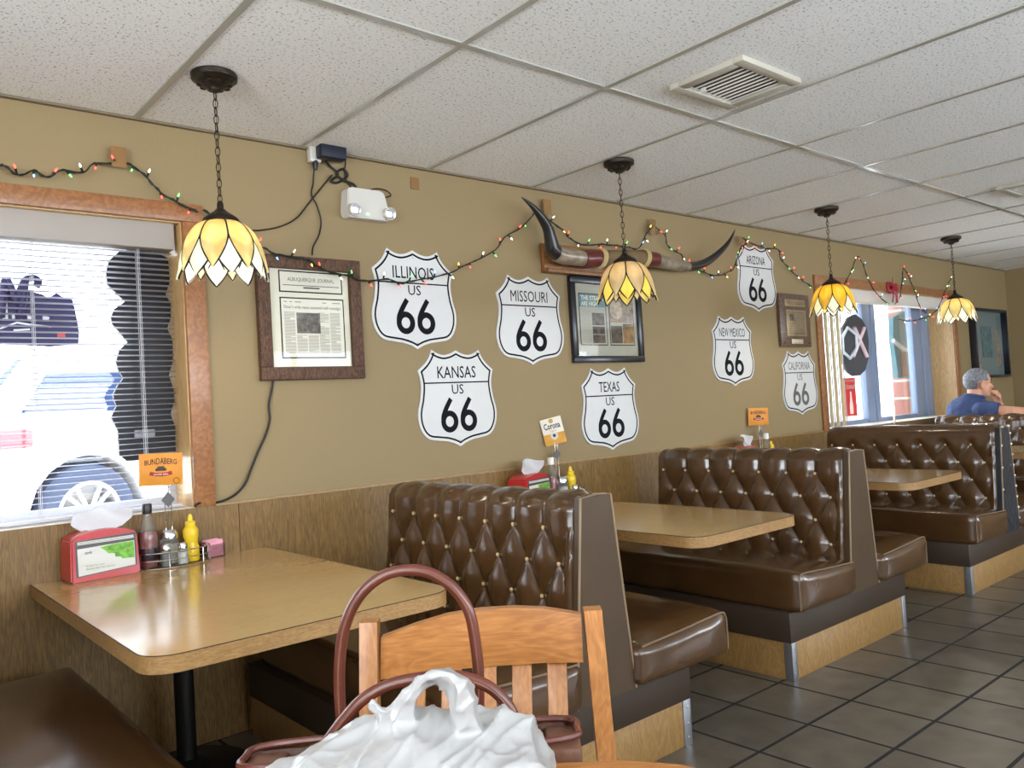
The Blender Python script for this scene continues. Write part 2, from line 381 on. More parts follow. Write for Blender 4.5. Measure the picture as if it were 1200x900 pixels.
for k, (a, b, z0, z1) in enumerate(RW):
    bm = B()
    for m in (a+.03, (a+b)/2, b-.03): box(bm, m-.03, m+.03, YR-.12, YR-.06, z0, z1)
    box(bm, a, b, YR-.12, YR-.06, z0, z0+.05); box(bm, a, b, YR-.12, YR-.06, z1-.05, z1)
    structure(bm, 'window_%d' % (3+k), M_alu)
bm = B(); a, b, z0, z1 = BW[0]
for m in (a+.03, (a+b)/2, b-.03): box(bm, X0-.12, X0-.06, m-.03, m+.03, z0, z1)
box(bm, X0-.12, X0-.06, a, b, z0, z0+.05); box(bm, X0-.12, X0-.06, a, b, z1-.05, z1)
structure(bm, 'window_6', M_alu)

# ------------------------------------------------------------------ outdoors
M_pave = mat('sunlit_concrete', c255(236, 232, 224), .9, var=.05)
HUB = dp(107, 602, 5.9); GZ = HUB.z-.36            # the lot lies a little higher than the diner floor
structure(box(B(), -30, 45, .35, 45, -.3, GZ), 'pavement', M_pave)
M_brick = bpy.data.materials.new('red_brick'); M_brick.use_nodes = True
_nt = M_brick.node_tree; _br = _nt.nodes.new('ShaderNodeTexBrick'); _br.inputs['Scale'].default_value = 1; _br.inputs['Brick Width'].default_value = .3; _br.inputs['Row Height'].default_value = .2; _br.inputs['Mortar Size'].default_value = .012
_br.inputs['Color1'].default_value = c255(176, 120, 110); _br.inputs['Color2'].default_value = c255(160, 104, 96); _br.inputs['Mortar'].default_value = c255(225, 215, 205)
_tc = _nt.nodes.new('ShaderNodeTexCoord'); _mp = _nt.nodes.new('ShaderNodeMapping'); _mp.inputs['Rotation'].default_value = (radians(90), 0, 0)
_nt.links.new(_tc.outputs['Object'], _mp.inputs[0]); _nt.links.new(_mp.outputs[0], _br.inputs[0]); _nt.links.new(_br.outputs[0], _nt.nodes['Principled BSDF'].inputs['Base Color'])
bm = B(); a, b = onp(1062, 430, 1, .75).x, onp(1079, 430, 1, .75).x
box(bm, a, b, .75, .92, GZ, 2.6, .01); o = build(bm, 'brick_pillar', M_brick); tag(o, 'red brick pillar standing outside the far window', 'pillar')
bm = B(); box(bm, a-.04, b+.04, .71, .96, 2.6, 2.72); build(bm, 'cap', mat('stone_cap', c255(210, 205, 196), .8), o, world=True)

# white sport utility car seen through the near window
def car():
    ang = radians(16); L0 = HUB-Matrix.Rotation(ang, 3, 'Z') @ Vector((.80, 0, 0))
    t = thing('parked_car', 'white sport utility car parked outside behind the blinds of the near window', 'car', (L0.x, L0.y, GZ), ang)
    body = [(0, .42), (.05, .95), (.12, 1.05), (.55, 1.55), (.8, 1.62), (2.2, 1.66), (3.2, 1.12), (4.3, 1.0), (4.62, .82), (4.66, .4), (4.35, .3)]
    def arch(cx, r=.43): return [(cx+r*cos(a), .36+r*sin(a)) for a in [radians(q) for q in range(-10, 191, 20)]]
    out = body + arch(3.75) + arch(.80) + [(.28, .3)]
    M_car = mat('white_car_paint', c255(244, 244, 246), .25, coat=.6)
    bm = B(); prism(bm, out, lambda x, z: (x, 0, z), lambda x, z: (x, 1.8, z)); build(bm, 'body', M_car, t, smooth=25)
    M_cg = mat('car_window_glass', c255(44, 60, 94), .2, spec=.2)
    for poly in ([(.34, 1.10), (.52, 1.37), (1.50, 1.40), (1.02, 1.10)], [(1.30, 1.14), (1.66, 1.40), (2.35, 1.42), (2.75, 1.14)]):
        bm = B(); prism(bm, poly, lambda x, z: (x, -.012, z), lambda x, z: (x, .01, z)); build(bm, 'side_window', M_cg, t)
    bm = B(); prism(bm, [(0.2, 1.12), (1.6, 1.12), (1.5, 1.5), (.3, 1.5)], lambda y, z: (.13+(z-1.12)*.93-.012, y, z), lambda y, z: (.17+(z-1.12)*.93, y, z)); build(bm, 'rear_window', M_cg, t)
    bm = B(); box(bm, -.02, .42, -.02, .35, .86, 1.0, .03); box(bm, -.03, .14, -.015, .25, .72, .87, .02); build(bm, 'tail_light', mat('tail_light_red', c255(150, 26, 34), .3, spec=.2), t)
    bm = B(); box(bm, -.04, 4.7, -.01, 1.81, .28, .42, .04); build(bm, 'lower_trim', mat('grey_plastic', c255(90, 96, 110), .6), t)
    for cx in (.80, 3.75):
        bm = B(); lathe(bm, [(0, -.06), (.44, -.06), (.44, .06), (0, .06)], (cx, .34, .40), 32, Matrix.Rotation(radians(90), 3, 'X')); build(bm, 'wheel_well', mat('wheel_well_dark', c255(60, 74, 112), .8), t)
        for y in (.1, 1.62):
            bm = B(); rot = Matrix.Rotation(radians(90), 3, 'X')
            lathe(bm, [(.24, -.1), (.33, -.1), (.36, -.06), (.36, .06), (.33, .1), (.24, .1), (.24, -.1)], (cx, y, .36), 32, rot); w = build(bm, 'wheel', mat('tyre_rubber', c255(58, 68, 92), .8), t)
            bm = B(); lathe(bm, [(.245, -.09), (.245, .09), (.21, .09), (.21, -.09), (.245, -.09)], (cx, y, .36), 32, rot)
            for k in range(10):
                a = 2*pi*k/10; tube(bm, [(cx+.03*cos(a), y-.08, .36+.03*sin(a)), (cx+.225*cos(a+.12*(1 if k % 2 else -1)), y-.075, .36+.225*sin(a+.12*(1 if k % 2 else -1)))], .016, 6)
            sphere(bm, (cx, y-.075, .36), (.05, .02, .05)); build(bm, 'rim', mat('alloy_rim', c255(225, 226, 230), .3, metal=.3), w)
    return t
car()
def far_car():
    P = dp(-30, 492, 17); t = thing('parked_car', 'red saloon car far across the lot at the left picture edge', 'car', (P.x-2.8, P.y, GZ), .1)
    bm = B(); prism(bm, [(0, .35), (0, .95), (.7, 1.0), (1.3, 1.42), (2.7, 1.45), (3.4, 1.02), (4.5, .9), (4.6, .35)], lambda x, z: (x, 0, z), lambda x, z: (x, 1.75, z)); build(bm, 'body', mat('red_car_paint', c255(150, 40, 50), .4, spec=.3), t, smooth=25)
    bm = B(); prism(bm, [(.95, 1.02), (1.4, 1.36), (2.65, 1.38), (3.2, 1.02)], lambda x, z: (x, -.012, z), lambda x, z: (x, .01, z)); build(bm, 'side_window', mat('car_window_glass', c255(48, 64, 98)), t)
    for cx in (.9, 3.7):
        bm = B(); lathe(bm, [(.0, -.1), (.3, -.1), (.33, -.06), (.33, .06), (.3, .1), (0, .1)], (cx, .08, .33), 24, Matrix.Rotation(radians(90), 3, 'X')); build(bm, 'wheel', mat('tyre_rubber', c255(58, 68, 92)), t)
far_car()

# ------------------------------------------------------------------ booth benches
PIT = .162; ROWZ = .115
def bench():
    t = thing('booth_bench', 'brown tufted vinyl booth bench between the first and second tables, facing the handbag chair', 'bench', (1.975, -.07, 0), 0, 'double booth benches along the wall')
    ye = -1.40                                       # outer face of the end panel
    # backrest: padded, tufted on both faces
    prof = []; 
    H = lambda z: .14-.07*(z-.29)/(.965-.29)
    for i in range(62): z = .30+i*(.925-.30)/61; prof.append((-H(z)+.012, z, -1, .1))
    for i in range(1, 14):
        a = pi-pi*i/14; prof.append(((H(.925)-.012)*cos(a), .925+.04*sin(a), cos(a), sin(a)))
    for i in range(62): z = .925-i*(.925-.30)/61; prof.append((H(z)-.012, z, 1, .1))
    ys = [-.20-(1.365-.20)*j/146 for j in range(147)]
    def h(y, z, top, plain=False):
        s = (y+.406)/PIT
        w = min(1, max(0, (-y-.2)/.05)) * min(1, max(0, (y+1.372)/.03)); w = w**.5
        if z > .856 or top:
            g = abs(sin(pi*s))**(.75)
            if plain: g = g+(.85-g)*min(1, (z-.856)/.045) if not top else .85
        else:
            q = (z-.856)/(2*ROWZ); u = s+q; v = s-q
            g = (abs(sin(pi*u))*abs(sin(pi*v)))**.55
        fade = min(1, max(.0, (z-.40)/.09)) if not top else 1
        if y < -1.315: g = max(g, min(1, (-1.315-y)/.03)*.8) if z < .856 else g
        g = g*fade+.75*(1-fade)
        wr = mnoise.noise((y*14, z*14, 3.1))*.0022+mnoise.noise((y*40, z*30, 1.1))*.0009
        return (.004+.028*g*w + wr)
    def backrest_bm(plain=False):
        bm = B(); grid = []
        for x, z, nx, nz in prof:
            n = Vector((nx, 0, nz)).normalized(); top = z > .925; row = []
            for y in ys:
                d = h(y, z, top, plain)*(.55 if top and not plain else 1)
                row.append(bm.verts.new((x+n.x*d, y, z+n.z*d)))
            grid.append(row)
        for A, Bq in zip(grid, grid[1:]):
            for j in range(len(ys)-1): bm.faces.new((A[j], A[j+1], Bq[j+1], Bq[j]))
        for j in (0, len(ys)-1): bm.faces.new([r[j] for r in grid])
        bm.faces.new([grid[0][j] for j in range(len(ys))] + [grid[-1][j] for j in reversed(range(len(ys)))])
        return bm
    build(backrest_bm(), 'backrest', M_vinyl, t, smooth=60); _p = backrest_bm(True); PLAIN = bpy.data.meshes.new('backrest'); bmesh.ops.recalc_face_normals(_p, faces=_p.faces[:])
    for f_ in _p.faces: f_.smooth = True
    _p.to_mesh(PLAIN); _p.free(); PLAIN.materials.append(M_vinyl); bench.plain = PLAIN
    bb = B(); sphere(bb, (0, 0, 0), (.0055, .0075, .0075), 10, 6); bob = None
    for side in (-1, 1):
        for r in range(4):
            z = .856-r*ROWZ; k = 0
            y = -.406+PIT-(PIT/2 if r % 2 else 0)
            while y > -1.33:
                if y < -.235:
                    loc = (side*(H(z)-.012+.012), y, z)
                    if bob is None: bob = build(bb, 'button', M_brass, t); bob.location = loc
                    else: c = bob.copy(); COL.objects.link(c); c.location = loc
                y -= PIT
    # end panel with piping
    pan = [(-.142, .285), (.142, .285), (.072, .968), (-.072, .968)]
    bm = B(); prism(bm, pan, lambda x, z: (x, ye, z), lambda x, z: (x, ye+.035, z))
    bmesh.ops.bevel(bm, geom=bm.edges[:], offset=.006, segments=2, affect='EDGES'); p = build(bm, 'end_panel', M_vinylm, t)
    bm = B(); tube(bm, [(x, ye+.002, z) for x, z in [(-.142, .29), (-.072, .964), (0, .970), (.072, .964), (.142, .29)]], .0048, 6); build(bm, 'piping', M_pipe, p)
    # cushions
    for sx, xa, xb, z1 in ((-1, -.645, -.125, .452), (1, .125, .655, .437)):
        bm = B(); nx, ny, nz = 22, 40, 10
        box(bm, -1, 1, -1, 1, -1, 1); bmesh.ops.subdivide_edges(bm, edges=bm.edges[:], cuts=23, use_grid_fill=True)
        cx, hx = (xa+xb)/2, (xb-xa)/2; cy, hy = (-1.43-.05)/2, (1.43-.05)/2; cz, hz = (.288+z1)/2, (z1-.288)/2
        for v in bm.verts:
            P = Vector((v.co.x*hx, v.co.y*hy, v.co.z*hz)); r = .038; inn = Vector((max(-hx+r, min(hx-r, P.x)), max(-hy+r, min(hy-r, P.y)), max(-hz+r, min(hz-r, P.z))))
            dlt = P-inn
            if dlt.length > 1e-9: P = inn+dlt.normalized()*min(r, max(abs(dlt.x), abs(dlt.y), abs(dlt.z)))
            u, w = v.co.x, v.co.y
            if v.co.z > 0: P.z += (.018*(1-u*u)*(1-w**6) + .030*max(0, (u*sx+1)/2)**1.2)*v.co.z
            if abs(v.co.y) > .98: P.y += v.co.y*.016*(1-v.co.x**2)*(1-v.co.z**2)
            P += Vector((mnoise.noise(P*9), mnoise.noise(P*9+Vector((5, 5, 5))), mnoise.noise(P*9+Vector((9, 2, 4)))))*.004
            v.co = P+Vector((cx, cy, cz))
        c = build(bm, 'seat_cushion', M_vinyl, t, smooth=60)
        ye2 = -1.43; so = xa if sx < 0 else xb; si = xb if sx < 0 else xa
        yp = ye2+.008; pts = [(so-sx*.010, yp, .31), (so-sx*.009, yp, .34), (so-sx*.009, yp, z1-.03), (so-sx*.015, yp, z1-.002), (so-sx*.038, yp, z1+.015), (so-sx*.15, yp, z1+.010), ((si+so)/2, yp, z1+.003), (si+sx*.03, yp, z1-.008)]
        bm = B(); tube(bm, spline(pts, 4), .004, 6); build(bm, 'piping', mat('dark_piping', c255(120, 98, 74), .4), c)
    bm = B(); box(bm, -.67, .455, -1.385, -.02, .165, .30, .006); build(bm, 'apron', M_apron, t)
    bm = B(); box(bm, -.662, .447, -1.377, -.02, 0, .166, .002); build(bm, 'plinth', M_plinth, t)
    for s, xc in ((-1, -.662), (1, .447)):
        bm = B(); box(bm, min(xc-s*.04, xc+s*.004), max(xc-s*.04, xc+s*.004), -1.382, -1.376, .0, .166, .001); box(bm, min(xc, xc+s*.004), max(xc, xc+s*.004), -1.382, -1.345, .0, .166, .001)
        for z in (.03, .08, .14): sphere(bm, (xc-s*.018, -1.383, z), (.005, .002, .005), 8, 5)
        build(bm, 'corner_bracket', M_steel, t)
    return t
BE = bench()
benchB = dup(BE, (3.90, 0, 0), label='brown tufted vinyl booth bench with grey lit end panel between the second and third tables')
benchC = dup(BE, (5.88, 0, 0), label='brown tufted vinyl booth bench with torn blackish end panel, standing before the far bench')
benchD = dup(BE, (7.80, 0, 0), label='farthest tan brown booth bench, the man in blue sitting behind its back')
benchL = dup(BE, (.005, -.07, 0), label='brown booth bench nearest the camera, only its seat showing in the lower left corner')
for ch in list(benchC.children):
    if ch.name.startswith('backrest'): ch.data = bench.plain
    if ch.name.startswith('end_panel'):
        ch.data = ch.data.copy(); ch.data.materials[0] = M_torn; ch['label'] = 'torn blackish end panel with bright tack heads'
        bm = B()
        for k in range(9):
            z = .36+k*.07; x = .142-.07*(z-.29)/.675
            sphere(bm, (x, -1.403, z), (.008, .006, .008), 8, 5)
            if k % 2: sphere(bm, (-x, -1.403, z), (.008, .006, .008), 8, 5)
        sphere(bm, (.06, -1.40, .968), (.014, .01, .01)); sphere(bm, (-.05, -1.40, .968), (.012, .01, .008))
        build(bm, 'tack', mat('bright_tack', c255(230, 225, 210), .3, metal=.4), ch)

# ------------------------------------------------------------------ booth tables
def booth_table(x0, x1, label, y0=-.016, y1=-1.40):
    cx = (x0+x1)/2; t = thing('booth_table', label, 'table', (cx, -.7, 0), 0, 'booth tables along the wall')
    def outline(g=0, r=.085):
        a, b, c, d = x0-cx-g, x1-cx+g, y1+.7-g, y0+.7
        P = [(a, d)]
        for k in range(9): q = pi+pi/2*k/8; P.append((a+r+r*cos(q), c+r+r*sin(q)))
        for k in range(9): q = -pi/2+pi/2*k/8; P.append((b-r+r*cos(q), c+r+r*sin(q)))
        P.append((b, d)); return P
    bm = B(); prism(bm, outline(), lambda x, y: (x, y, .701), lambda x, y: (x, y, .743)); build(bm, 'tabletop', M_table, t, smooth=30)
    bm = B(); o = outline(.0025)
    for k in range(len(o)-1):
        (xa, ya), (xb, yb) = o[k], o[k+1]
        bm.faces.new([bm.verts.new(p) for p in ((xa, ya, .7), (xb, yb, .7), (xb, yb, .7415), (xa, ya, .7415))])
    bmesh.ops.remove_doubles(bm, verts=bm.verts[:], dist=1e-5); build(bm, 'edge_band', M_edge, t)
    bm = B(); tube(bm, [(x, y, .7425) for x, y in outline(.001)], .0013, 5); build(bm, 'edge_line', M_dark, t)
    bm = B(); tube(bm, [(0, .45, .04), (0, .45, .69)], .035, 16); box(bm, -.16, .16, -.35, .58, .685, .702); build(bm, 'column', M_blackm, t)
    bm = B(); lathe(bm, [(.22, 0), (.22, .015), (.08, .035), (.035, .06)], (0, .45, 0), 24); build(bm, 'foot', M_blackm, t)
    bm = B(); box(bm, x0-cx+.1, x1-cx-.1, .655, .684, .62, .702); build(bm, 'wall_cleat', M_plinth, t)
    return t
T1 = booth_table(.56, 1.44, 'first oak laminate booth table, carrying the red napkin dispenser beside the near window', y1=-1.385)
T2 = booth_table(2.517, 3.235, 'second oak laminate booth table, below the black framed picture', y1=-1.47)
T3 = booth_table(4.485, 5.225, 'third oak laminate booth table with bluish window glare on its top', y1=-1.39)
T4 = booth_table(6.55, 7.24, 'farthest booth table, cut off by the right edge of the picture', y1=-1.40)

# ------------------------------------------------------------------ highway shield signs
HALF = spline([(0, 0), (.16, .035), (.32, .048), (.47, .03), (.60, -.005)], 4)[:-1] + spline([(.60, -.005), (.68, .075), (.79, .14), (.955, .205)], 4)[:-1] + \
    spline([(.955, .205), (.905, .30), (.895, .38), (.93, .50), (.985, .60), (1.0, .68), (.97, .77), (.88, .855), (.74, .905), (.50, .925), (.32, .938), (.14, .965), (0, 1.0)], 4)
SHIELD = [(p.x, p.y) for p in HALF] + [(-p.x, p.y) for p in HALF[-2:0:-1]]
def inset(pts, d):
    n = len(pts); out = []
    for i in range(n):
        p = Vector(pts[i][:2]); a = Vector(pts[i-1][:2]); b = Vector(pts[(i+1) % n][:2])
        n1 = (p-a).normalized(); n2 = (b-p).normalized(); n1 = Vector((-n1.y, n1.x)); n2 = Vector((-n2.y, n2.x)); m = (n1+n2)
        m = m.normalized() if m.length > 1e-6 else n1; k = min(1.6, 1/max(.4, m.dot(n1))); out.append(p+m*d*k)
    return out
def six(bm, f, x, y, w, h, st):
    R = w/2-st/2; cx, cy = x+w/2, y+R*1.06+st/2
    ring = [(cx+R*cos(2*pi*k/28), cy+R*1.06*sin(2*pi*k/28)) for k in range(28)]
    ribbon(bm, ring, st, f, True)
    arm = spline([(cx-R, cy+.02*h), (cx-R*.93, cy+.17*h), (cx-R*.55, cy+.36*h), (cx+R*.12, cy+.60*h), (cx+R*.36, y+h)], 5)
    n = len(arm); ribbon(bm, arm, [st*(.98-.1*i/n) for i in range(n)], f, False, .0009)
def shield(state, cx, ztop, label, w=.25, h=.495, ink=None, faded=False, tilt=0.0):
    t = thing('route_shield_sign', label, 'sign', (cx, -.001, ztop), 0, 'white highway shields on the wall')
    ct, st_ = cos(tilt), sin(tilt)
    def f(x, y, d): return (x*ct-y*st_, -.008-d, x*st_+y*ct)
    pts = [(x*w, -y*h) for x, y in SHIELD]
    bm = B(); prism(bm, pts, lambda x, y: f(x, y, 0), lambda x, y: (f(x, y, 0)[0], 0, f(x, y, 0)[2])); build(bm, 'plate', M_signw, t)
    ink = ink or M_signk
    bm = B(); ribbon(bm, inset(pts, -.0175), .0095, f, True); 
    ribbon(bm, [(-.915*w+.018, -.335*h), (.915*w-.018, -.335*h)], .007, f); build(bm, 'border', M_signk, t)
    g = lambda ox, oy: (lambda x, y, d: f(x+ox, y+oy, d))
    n = len(state); tw = {'ILLINOIS': .245, 'MISSOURI': .275, 'KANSAS': .245, 'TEXAS': .18, 'NEW MEXICO': .31, 'ARIZONA': .24, 'CALIFORNIA': .315}[state]
    build(text_bm(state, tw, .062, g(-tw/2, -.29*h), .0 if 'M' in state else .006), 'state_name', M_signk if not faded else M_fade, t)
    build(text_bm('US', .075, .05, g(-.0375, -.455*h), .004), 'lettering', ink, t)
    bm = B(); dw = .108; gap = .014
    six(bm, f, -dw-gap/2, -.85*h, dw, .172, .029); six(bm, f, gap/2, -.85*h, dw, .172, .029); build(bm, 'route_number', ink, t)
    bm = B()
    for x, y in ((0, -.075), (0, -.94)): sphere(bm, f(x, y*h, .001), (.0045, .002, .0045), 8, 5)
    build(bm, 'screw', M_steel, t)
    return t
shield('ILLINOIS', 2.275, 2.088, 'ILLINOIS route 66 shield crossed by the light string, right of the newspaper frame')
shield('MISSOURI', 3.040, 2.003, 'MISSOURI route 66 shield beside the black picture frame')
shield('KANSAS', 2.508, 1.588, 'KANSAS route 66 shield, lower one above the first bench back')
shield('TEXAS', 3.647, 1.481, 'TEXAS route 66 shield hanging under the black picture frame')
shield('NEW MEXICO', 4.955, 1.832, 'NEW MEXICO route 66 shield below and left of the Arizona one')
shield('ARIZONA', 5.312, 2.373, 'ARIZONA route 66 shield, highest on the wall beside the horn tip')
shield('CALIFORNIA', 5.815, 1.585, 'CALIFORNIA route 66 shield with faded digits, under the wooden plaque', faded=True, ink=M_fade)

# ------------------------------------------------------------------ framed pictures
def wf(ox, oz, y): return lambda x, z, d: (x+ox, y-d, z+oz)
def frame(name, label, x0, x1, z0, z1, fw, dep, fm, matm, group=None):
    t = thing(name, label, 'picture', ((x0+x1)/2, 0, z0), 0, group)
    bm = B(); box(bm, x0, x1, -dep, 0, z0, z0+fw, .005); box(bm, x0, x1, -dep, 0, z1-fw, z1, .005); box(bm, x0, x0+fw, -dep, 0, z0+fw, z1-fw, .005); box(bm, x1-fw, x1, -dep, 0, z0+fw, z1-fw, .005)
    build(bm, 'frame', fm, t, world=True)
    build(box(B(), x0+fw*.9, x1-fw*.9, -.010, -.002, z0+fw*.9, z1-fw*.9), 'mat_board', matm, t, world=True)
    build(box(B(), x0+fw*.95, x1-fw*.95, -.0165, -.0145, z0+fw*.95, z1-fw*.95), 'glass', M_pglass, t, world=True)
    return t
def panel(t, name, x0, x1, z0, z1, m, y=-.0108, border=None):
    if border: build(box(B(), x0-border, x1+border, y, -.009, z0-border, z1+border), 'black_border', M_signk, t, world=True)
    return build(box(B(), x0, x1, y-.0006, -.009, z0, z1), name, m, t, world=True)
def wtext(t, name, s, x, z, w, h, m, y=-.0118, bold=0.0):
    return build(text_bm(s, w, h, wf(x, z, y), bold, .0002), name, m, t, world=True)
M_photo = mat('grey_print', c255(110, 106, 98), .7, var=.75, vscale=38)
t = frame('framed_newspaper', 'rustic brown frame around a yellowed newspaper page, left of the Illinois shield', 1.452, 1.960, 1.454, 2.008, .058, .034, M_rustic, M_mat)
a, b = wp(321, 325), wp(397, 346); xa, xb, za, zb = 1.565, 1.865, 1.852, 1.938
panel(t, 'title_strip', xa, xb, za, zb, M_paper, border=.006); wtext(t, 'lettering', 'ALBUQUERQUE  JOURNAL', xa+.035, za+.040, xb-xa-.07, .022, M_ink)
bm = B(); box(bm, xa+.012, xb-.012, -.0119, -.0116, za+.025, za+.028); box(bm, xa+.11, xb-.11, -.0119, -.0116, za+.014, za+.020); build(bm, 'rule', M_ink, t, world=True)
xa, xb, za, zb = 1.565, 1.868, 1.556, 1.818
panel(t, 'newspaper_page', xa, xb, za, zb, M_paper, border=.006)
wtext(t, 'headline', "Diner's wide menu seasoned with nostalgia", xa+.012, zb-.048, xb-xa-.024, .018, M_ink)
bm = B(); cw = (xb-xa-.024)/5; random.seed(3)
for k in range(5):
    top = zb-.062
    if k in (1, 2): top = zb-.165
    z = top
    while z > za+.014:
        if not (k == 3 and zb-.12 < z < zb-.105): box(bm, xa+.012+k*cw, xa+.012+k*cw+cw*(.9 if random.random() > .15 else .5), -.0118, -.0114, z, z+.0022)
        z -= .0052
for x, w in ((.012, .015), (.04, .012), (.065, .03), (.2, .02), (.25, .04)): box(bm, xa+x, xa+x+w, -.0118, -.0114, zb-.016, zb-.012)
build(bm, 'column_text', M_inkl, t, world=True)
build(box(B(), xa+.07, xa+.185, -.0122, -.0114, zb-.155, zb-.062), 'news_photo', M_photo, t, world=True)
M_bf = mat('black_frame', c255(22, 24, 34), .3, coat=.3)
t = frame('framed_magazine_page', 'black framed magazine spread of food photos, below the longhorns', 3.350, 3.972, 1.515, 2.027, .040, .03, M_bf, mat('grey_mat', c255(168, 166, 150), .8))
xa, xb, za, zb = 3.432, 3.652, 1.625, 1.925
panel(t, 'magazine_page', xa, xb, za, zb, mat('page_grey', c255(172, 170, 156), .8), border=.006)
build(box(B(), xa, xb, -.0122, -.0114, zb-.075, zb), 'title_block', mat('teal_print', c255(92, 132, 140), .7), t, world=True)
wtext(t, 'lettering', 'THE STEAKS', xa+.012, zb-.036, .19, .028, M_paper, -.0124, .03); wtext(t, 'lettering', 'ARE HIGH', xa+.012, zb-.070, .14, .028, M_paper, -.0124, .03)
M_ph2 = mat('dark_print', c255(84, 74, 66), .7, var=.8, vscale=26); M_ph3 = mat('food_print', c255(126, 98, 74), .7, var=.7, vscale=22)
for q in ((.10, .205, .115, .19), (.10, .205, .062, .108), (.10, .205, .008, .058)): build(box(B(), xa+q[0], xa+q[1], -.0122, -.0114, za+q[2], za+q[3]), 'photo', M_ph2, t, world=True)
bm = B(); 
for k in range(24): box(bm, xa+.012, xa+.09, -.0118, -.0114, za+.012+k*.0082, za+.0145+k*.0082)
build(bm, 'column_text', M_inkl, t, world=True)
xa, xb = 3.688, 3.900
panel(t, 'magazine_page', xa, xb, za, zb, mat('page_grey', c255(172, 170, 156), .8), border=.006)
build(box(B(), xa+.002, xb-.002, -.0122, -.0114, za+.135, zb-.002), 'photo', M_ph3, t, world=True)
bm = B(); lathe(bm, [(0, 0), (.055, .0), (.058, .0006), (0, .0006)], (xa+.06, -.0123, zb-.085), 24, Matrix.Rotation(radians(90), 3, 'X')); build(bm, 'plate_picture', mat('plate_print', c255(176, 160, 136), .7, var=.4, vscale=40), t, world=True)
bm = B(); lathe(bm, [(0, 0), (.038, .0), (0, .0006)], (xa+.16, -.0123, zb-.07), 24, Matrix.Rotation(radians(90), 3, 'X')); build(bm, 'plate_picture', mat('plate_print2', c255(148, 128, 104), .7, var=.5, vscale=40), t, world=True)
build(box(B(), xa+.004, xa+.105, -.0122, -.0114, za+.008, za+.115), 'photo', M_ph2, t, world=True); build(box(B(), xa+.112, xb-.004, -.0122, -.0114, za+.008, za+.13), 'photo', mat('amber_print', c255(134, 100, 60), .7, var=.7, vscale=20), t, world=True)
# wooden plaque
t = thing('wooden_plaque', 'dark wooden award plaque with bronze plates, above the California shield', 'plaque', (5.775, 0, 1.62))
build(box(B(), 5.56, 5.99, -.03, 0, 1.62, 2.03, .006), 'board', wood('plaque_walnut', c255(70, 48, 36), c255(120, 92, 72), (3, 3, 14), .35, .4), t, world=True)
M_bp = mat('bronze_plate', c255(142, 122, 92), .35, metal=.5, var=.3, vscale=14)
for n, q in (('title_plate', (5.63, 5.92, 1.93, 1.985)), ('article_plate', (5.64, 5.92, 1.70, 1.905)), ('name_plate', (5.70, 5.86, 1.642, 1.678))):
    build(box(B(), q[0], q[1], -.034, -.029, q[2], q[3], .002), n, M_bp if n != 'name_plate' else mat('silver_plate', c255(206, 196, 176), .3, metal=.4), t, world=True)
    bm = B(); tube(bm, [(q[0]+.008, -.0345, q[2]+.008), (q[1]-.008, -.0345, q[2]+.008), (q[1]-.008, -.0345, q[3]-.008), (q[0]+.008, -.0345, q[3]-.008)], .0018, 4, closed=True); build(bm, 'engraved_border', mat('light_line', c255(190, 176, 148), .5), t, world=True)
build(box(B(), 5.685, 5.74, -.0352, -.033, 1.82, 1.87), 'engraved_portrait', M_ph2, t, world=True)
bm = B()
for k in range(10): box(bm, 5.76 if k < 6 else 5.66, 5.90, -.0348, -.0335, 1.872-k*.0155, 1.8755-k*.0155)
build(bm, 'engraved_text', M_inkl, t, world=True)
bm = B()
for x in (5.60, 5.95): sphere(bm, (x, -.031, 1.65), (.007, .004, .007), 8, 5)
build(bm, 'rivet', M_black, t, world=True)
# deep frame near the corner
t = frame('shadow_box_frame', 'deep black shadow box frame on the wall near the far corner, above the man', 9.21, 10.13, 1.30, 2.045, .03, .07, M_bf, mat('slate_mat', c255(112, 128, 130), .6))
build(box(B(), 9.50, 9.78, -.016, -.009, 1.52, 1.86), 'print', mat('grey_green_print', c255(84, 104, 104), .7, var=.35, vscale=16), t, world=True)
for (x, z, w, h) in ((9.32, 1.90, .09, .12), (9.93, 1.62, .10, .40), (9.36, 1.50, .10, .34)):
    bm = B(); tube(bm, spline([(x, -.0128, z-h/2), (x+.02, -.0128, z-h/5), (x-.015, -.0128, z+h/6), (x, -.0128, z+h/2)], 4), [(w*.12+.02*((k*37) % 5)/5, .002) for k in range(13)], 8); build(bm, 'relic', mat('tan_relic', c255(164, 130, 94), .7, var=.3, vscale=30), t, world=True)

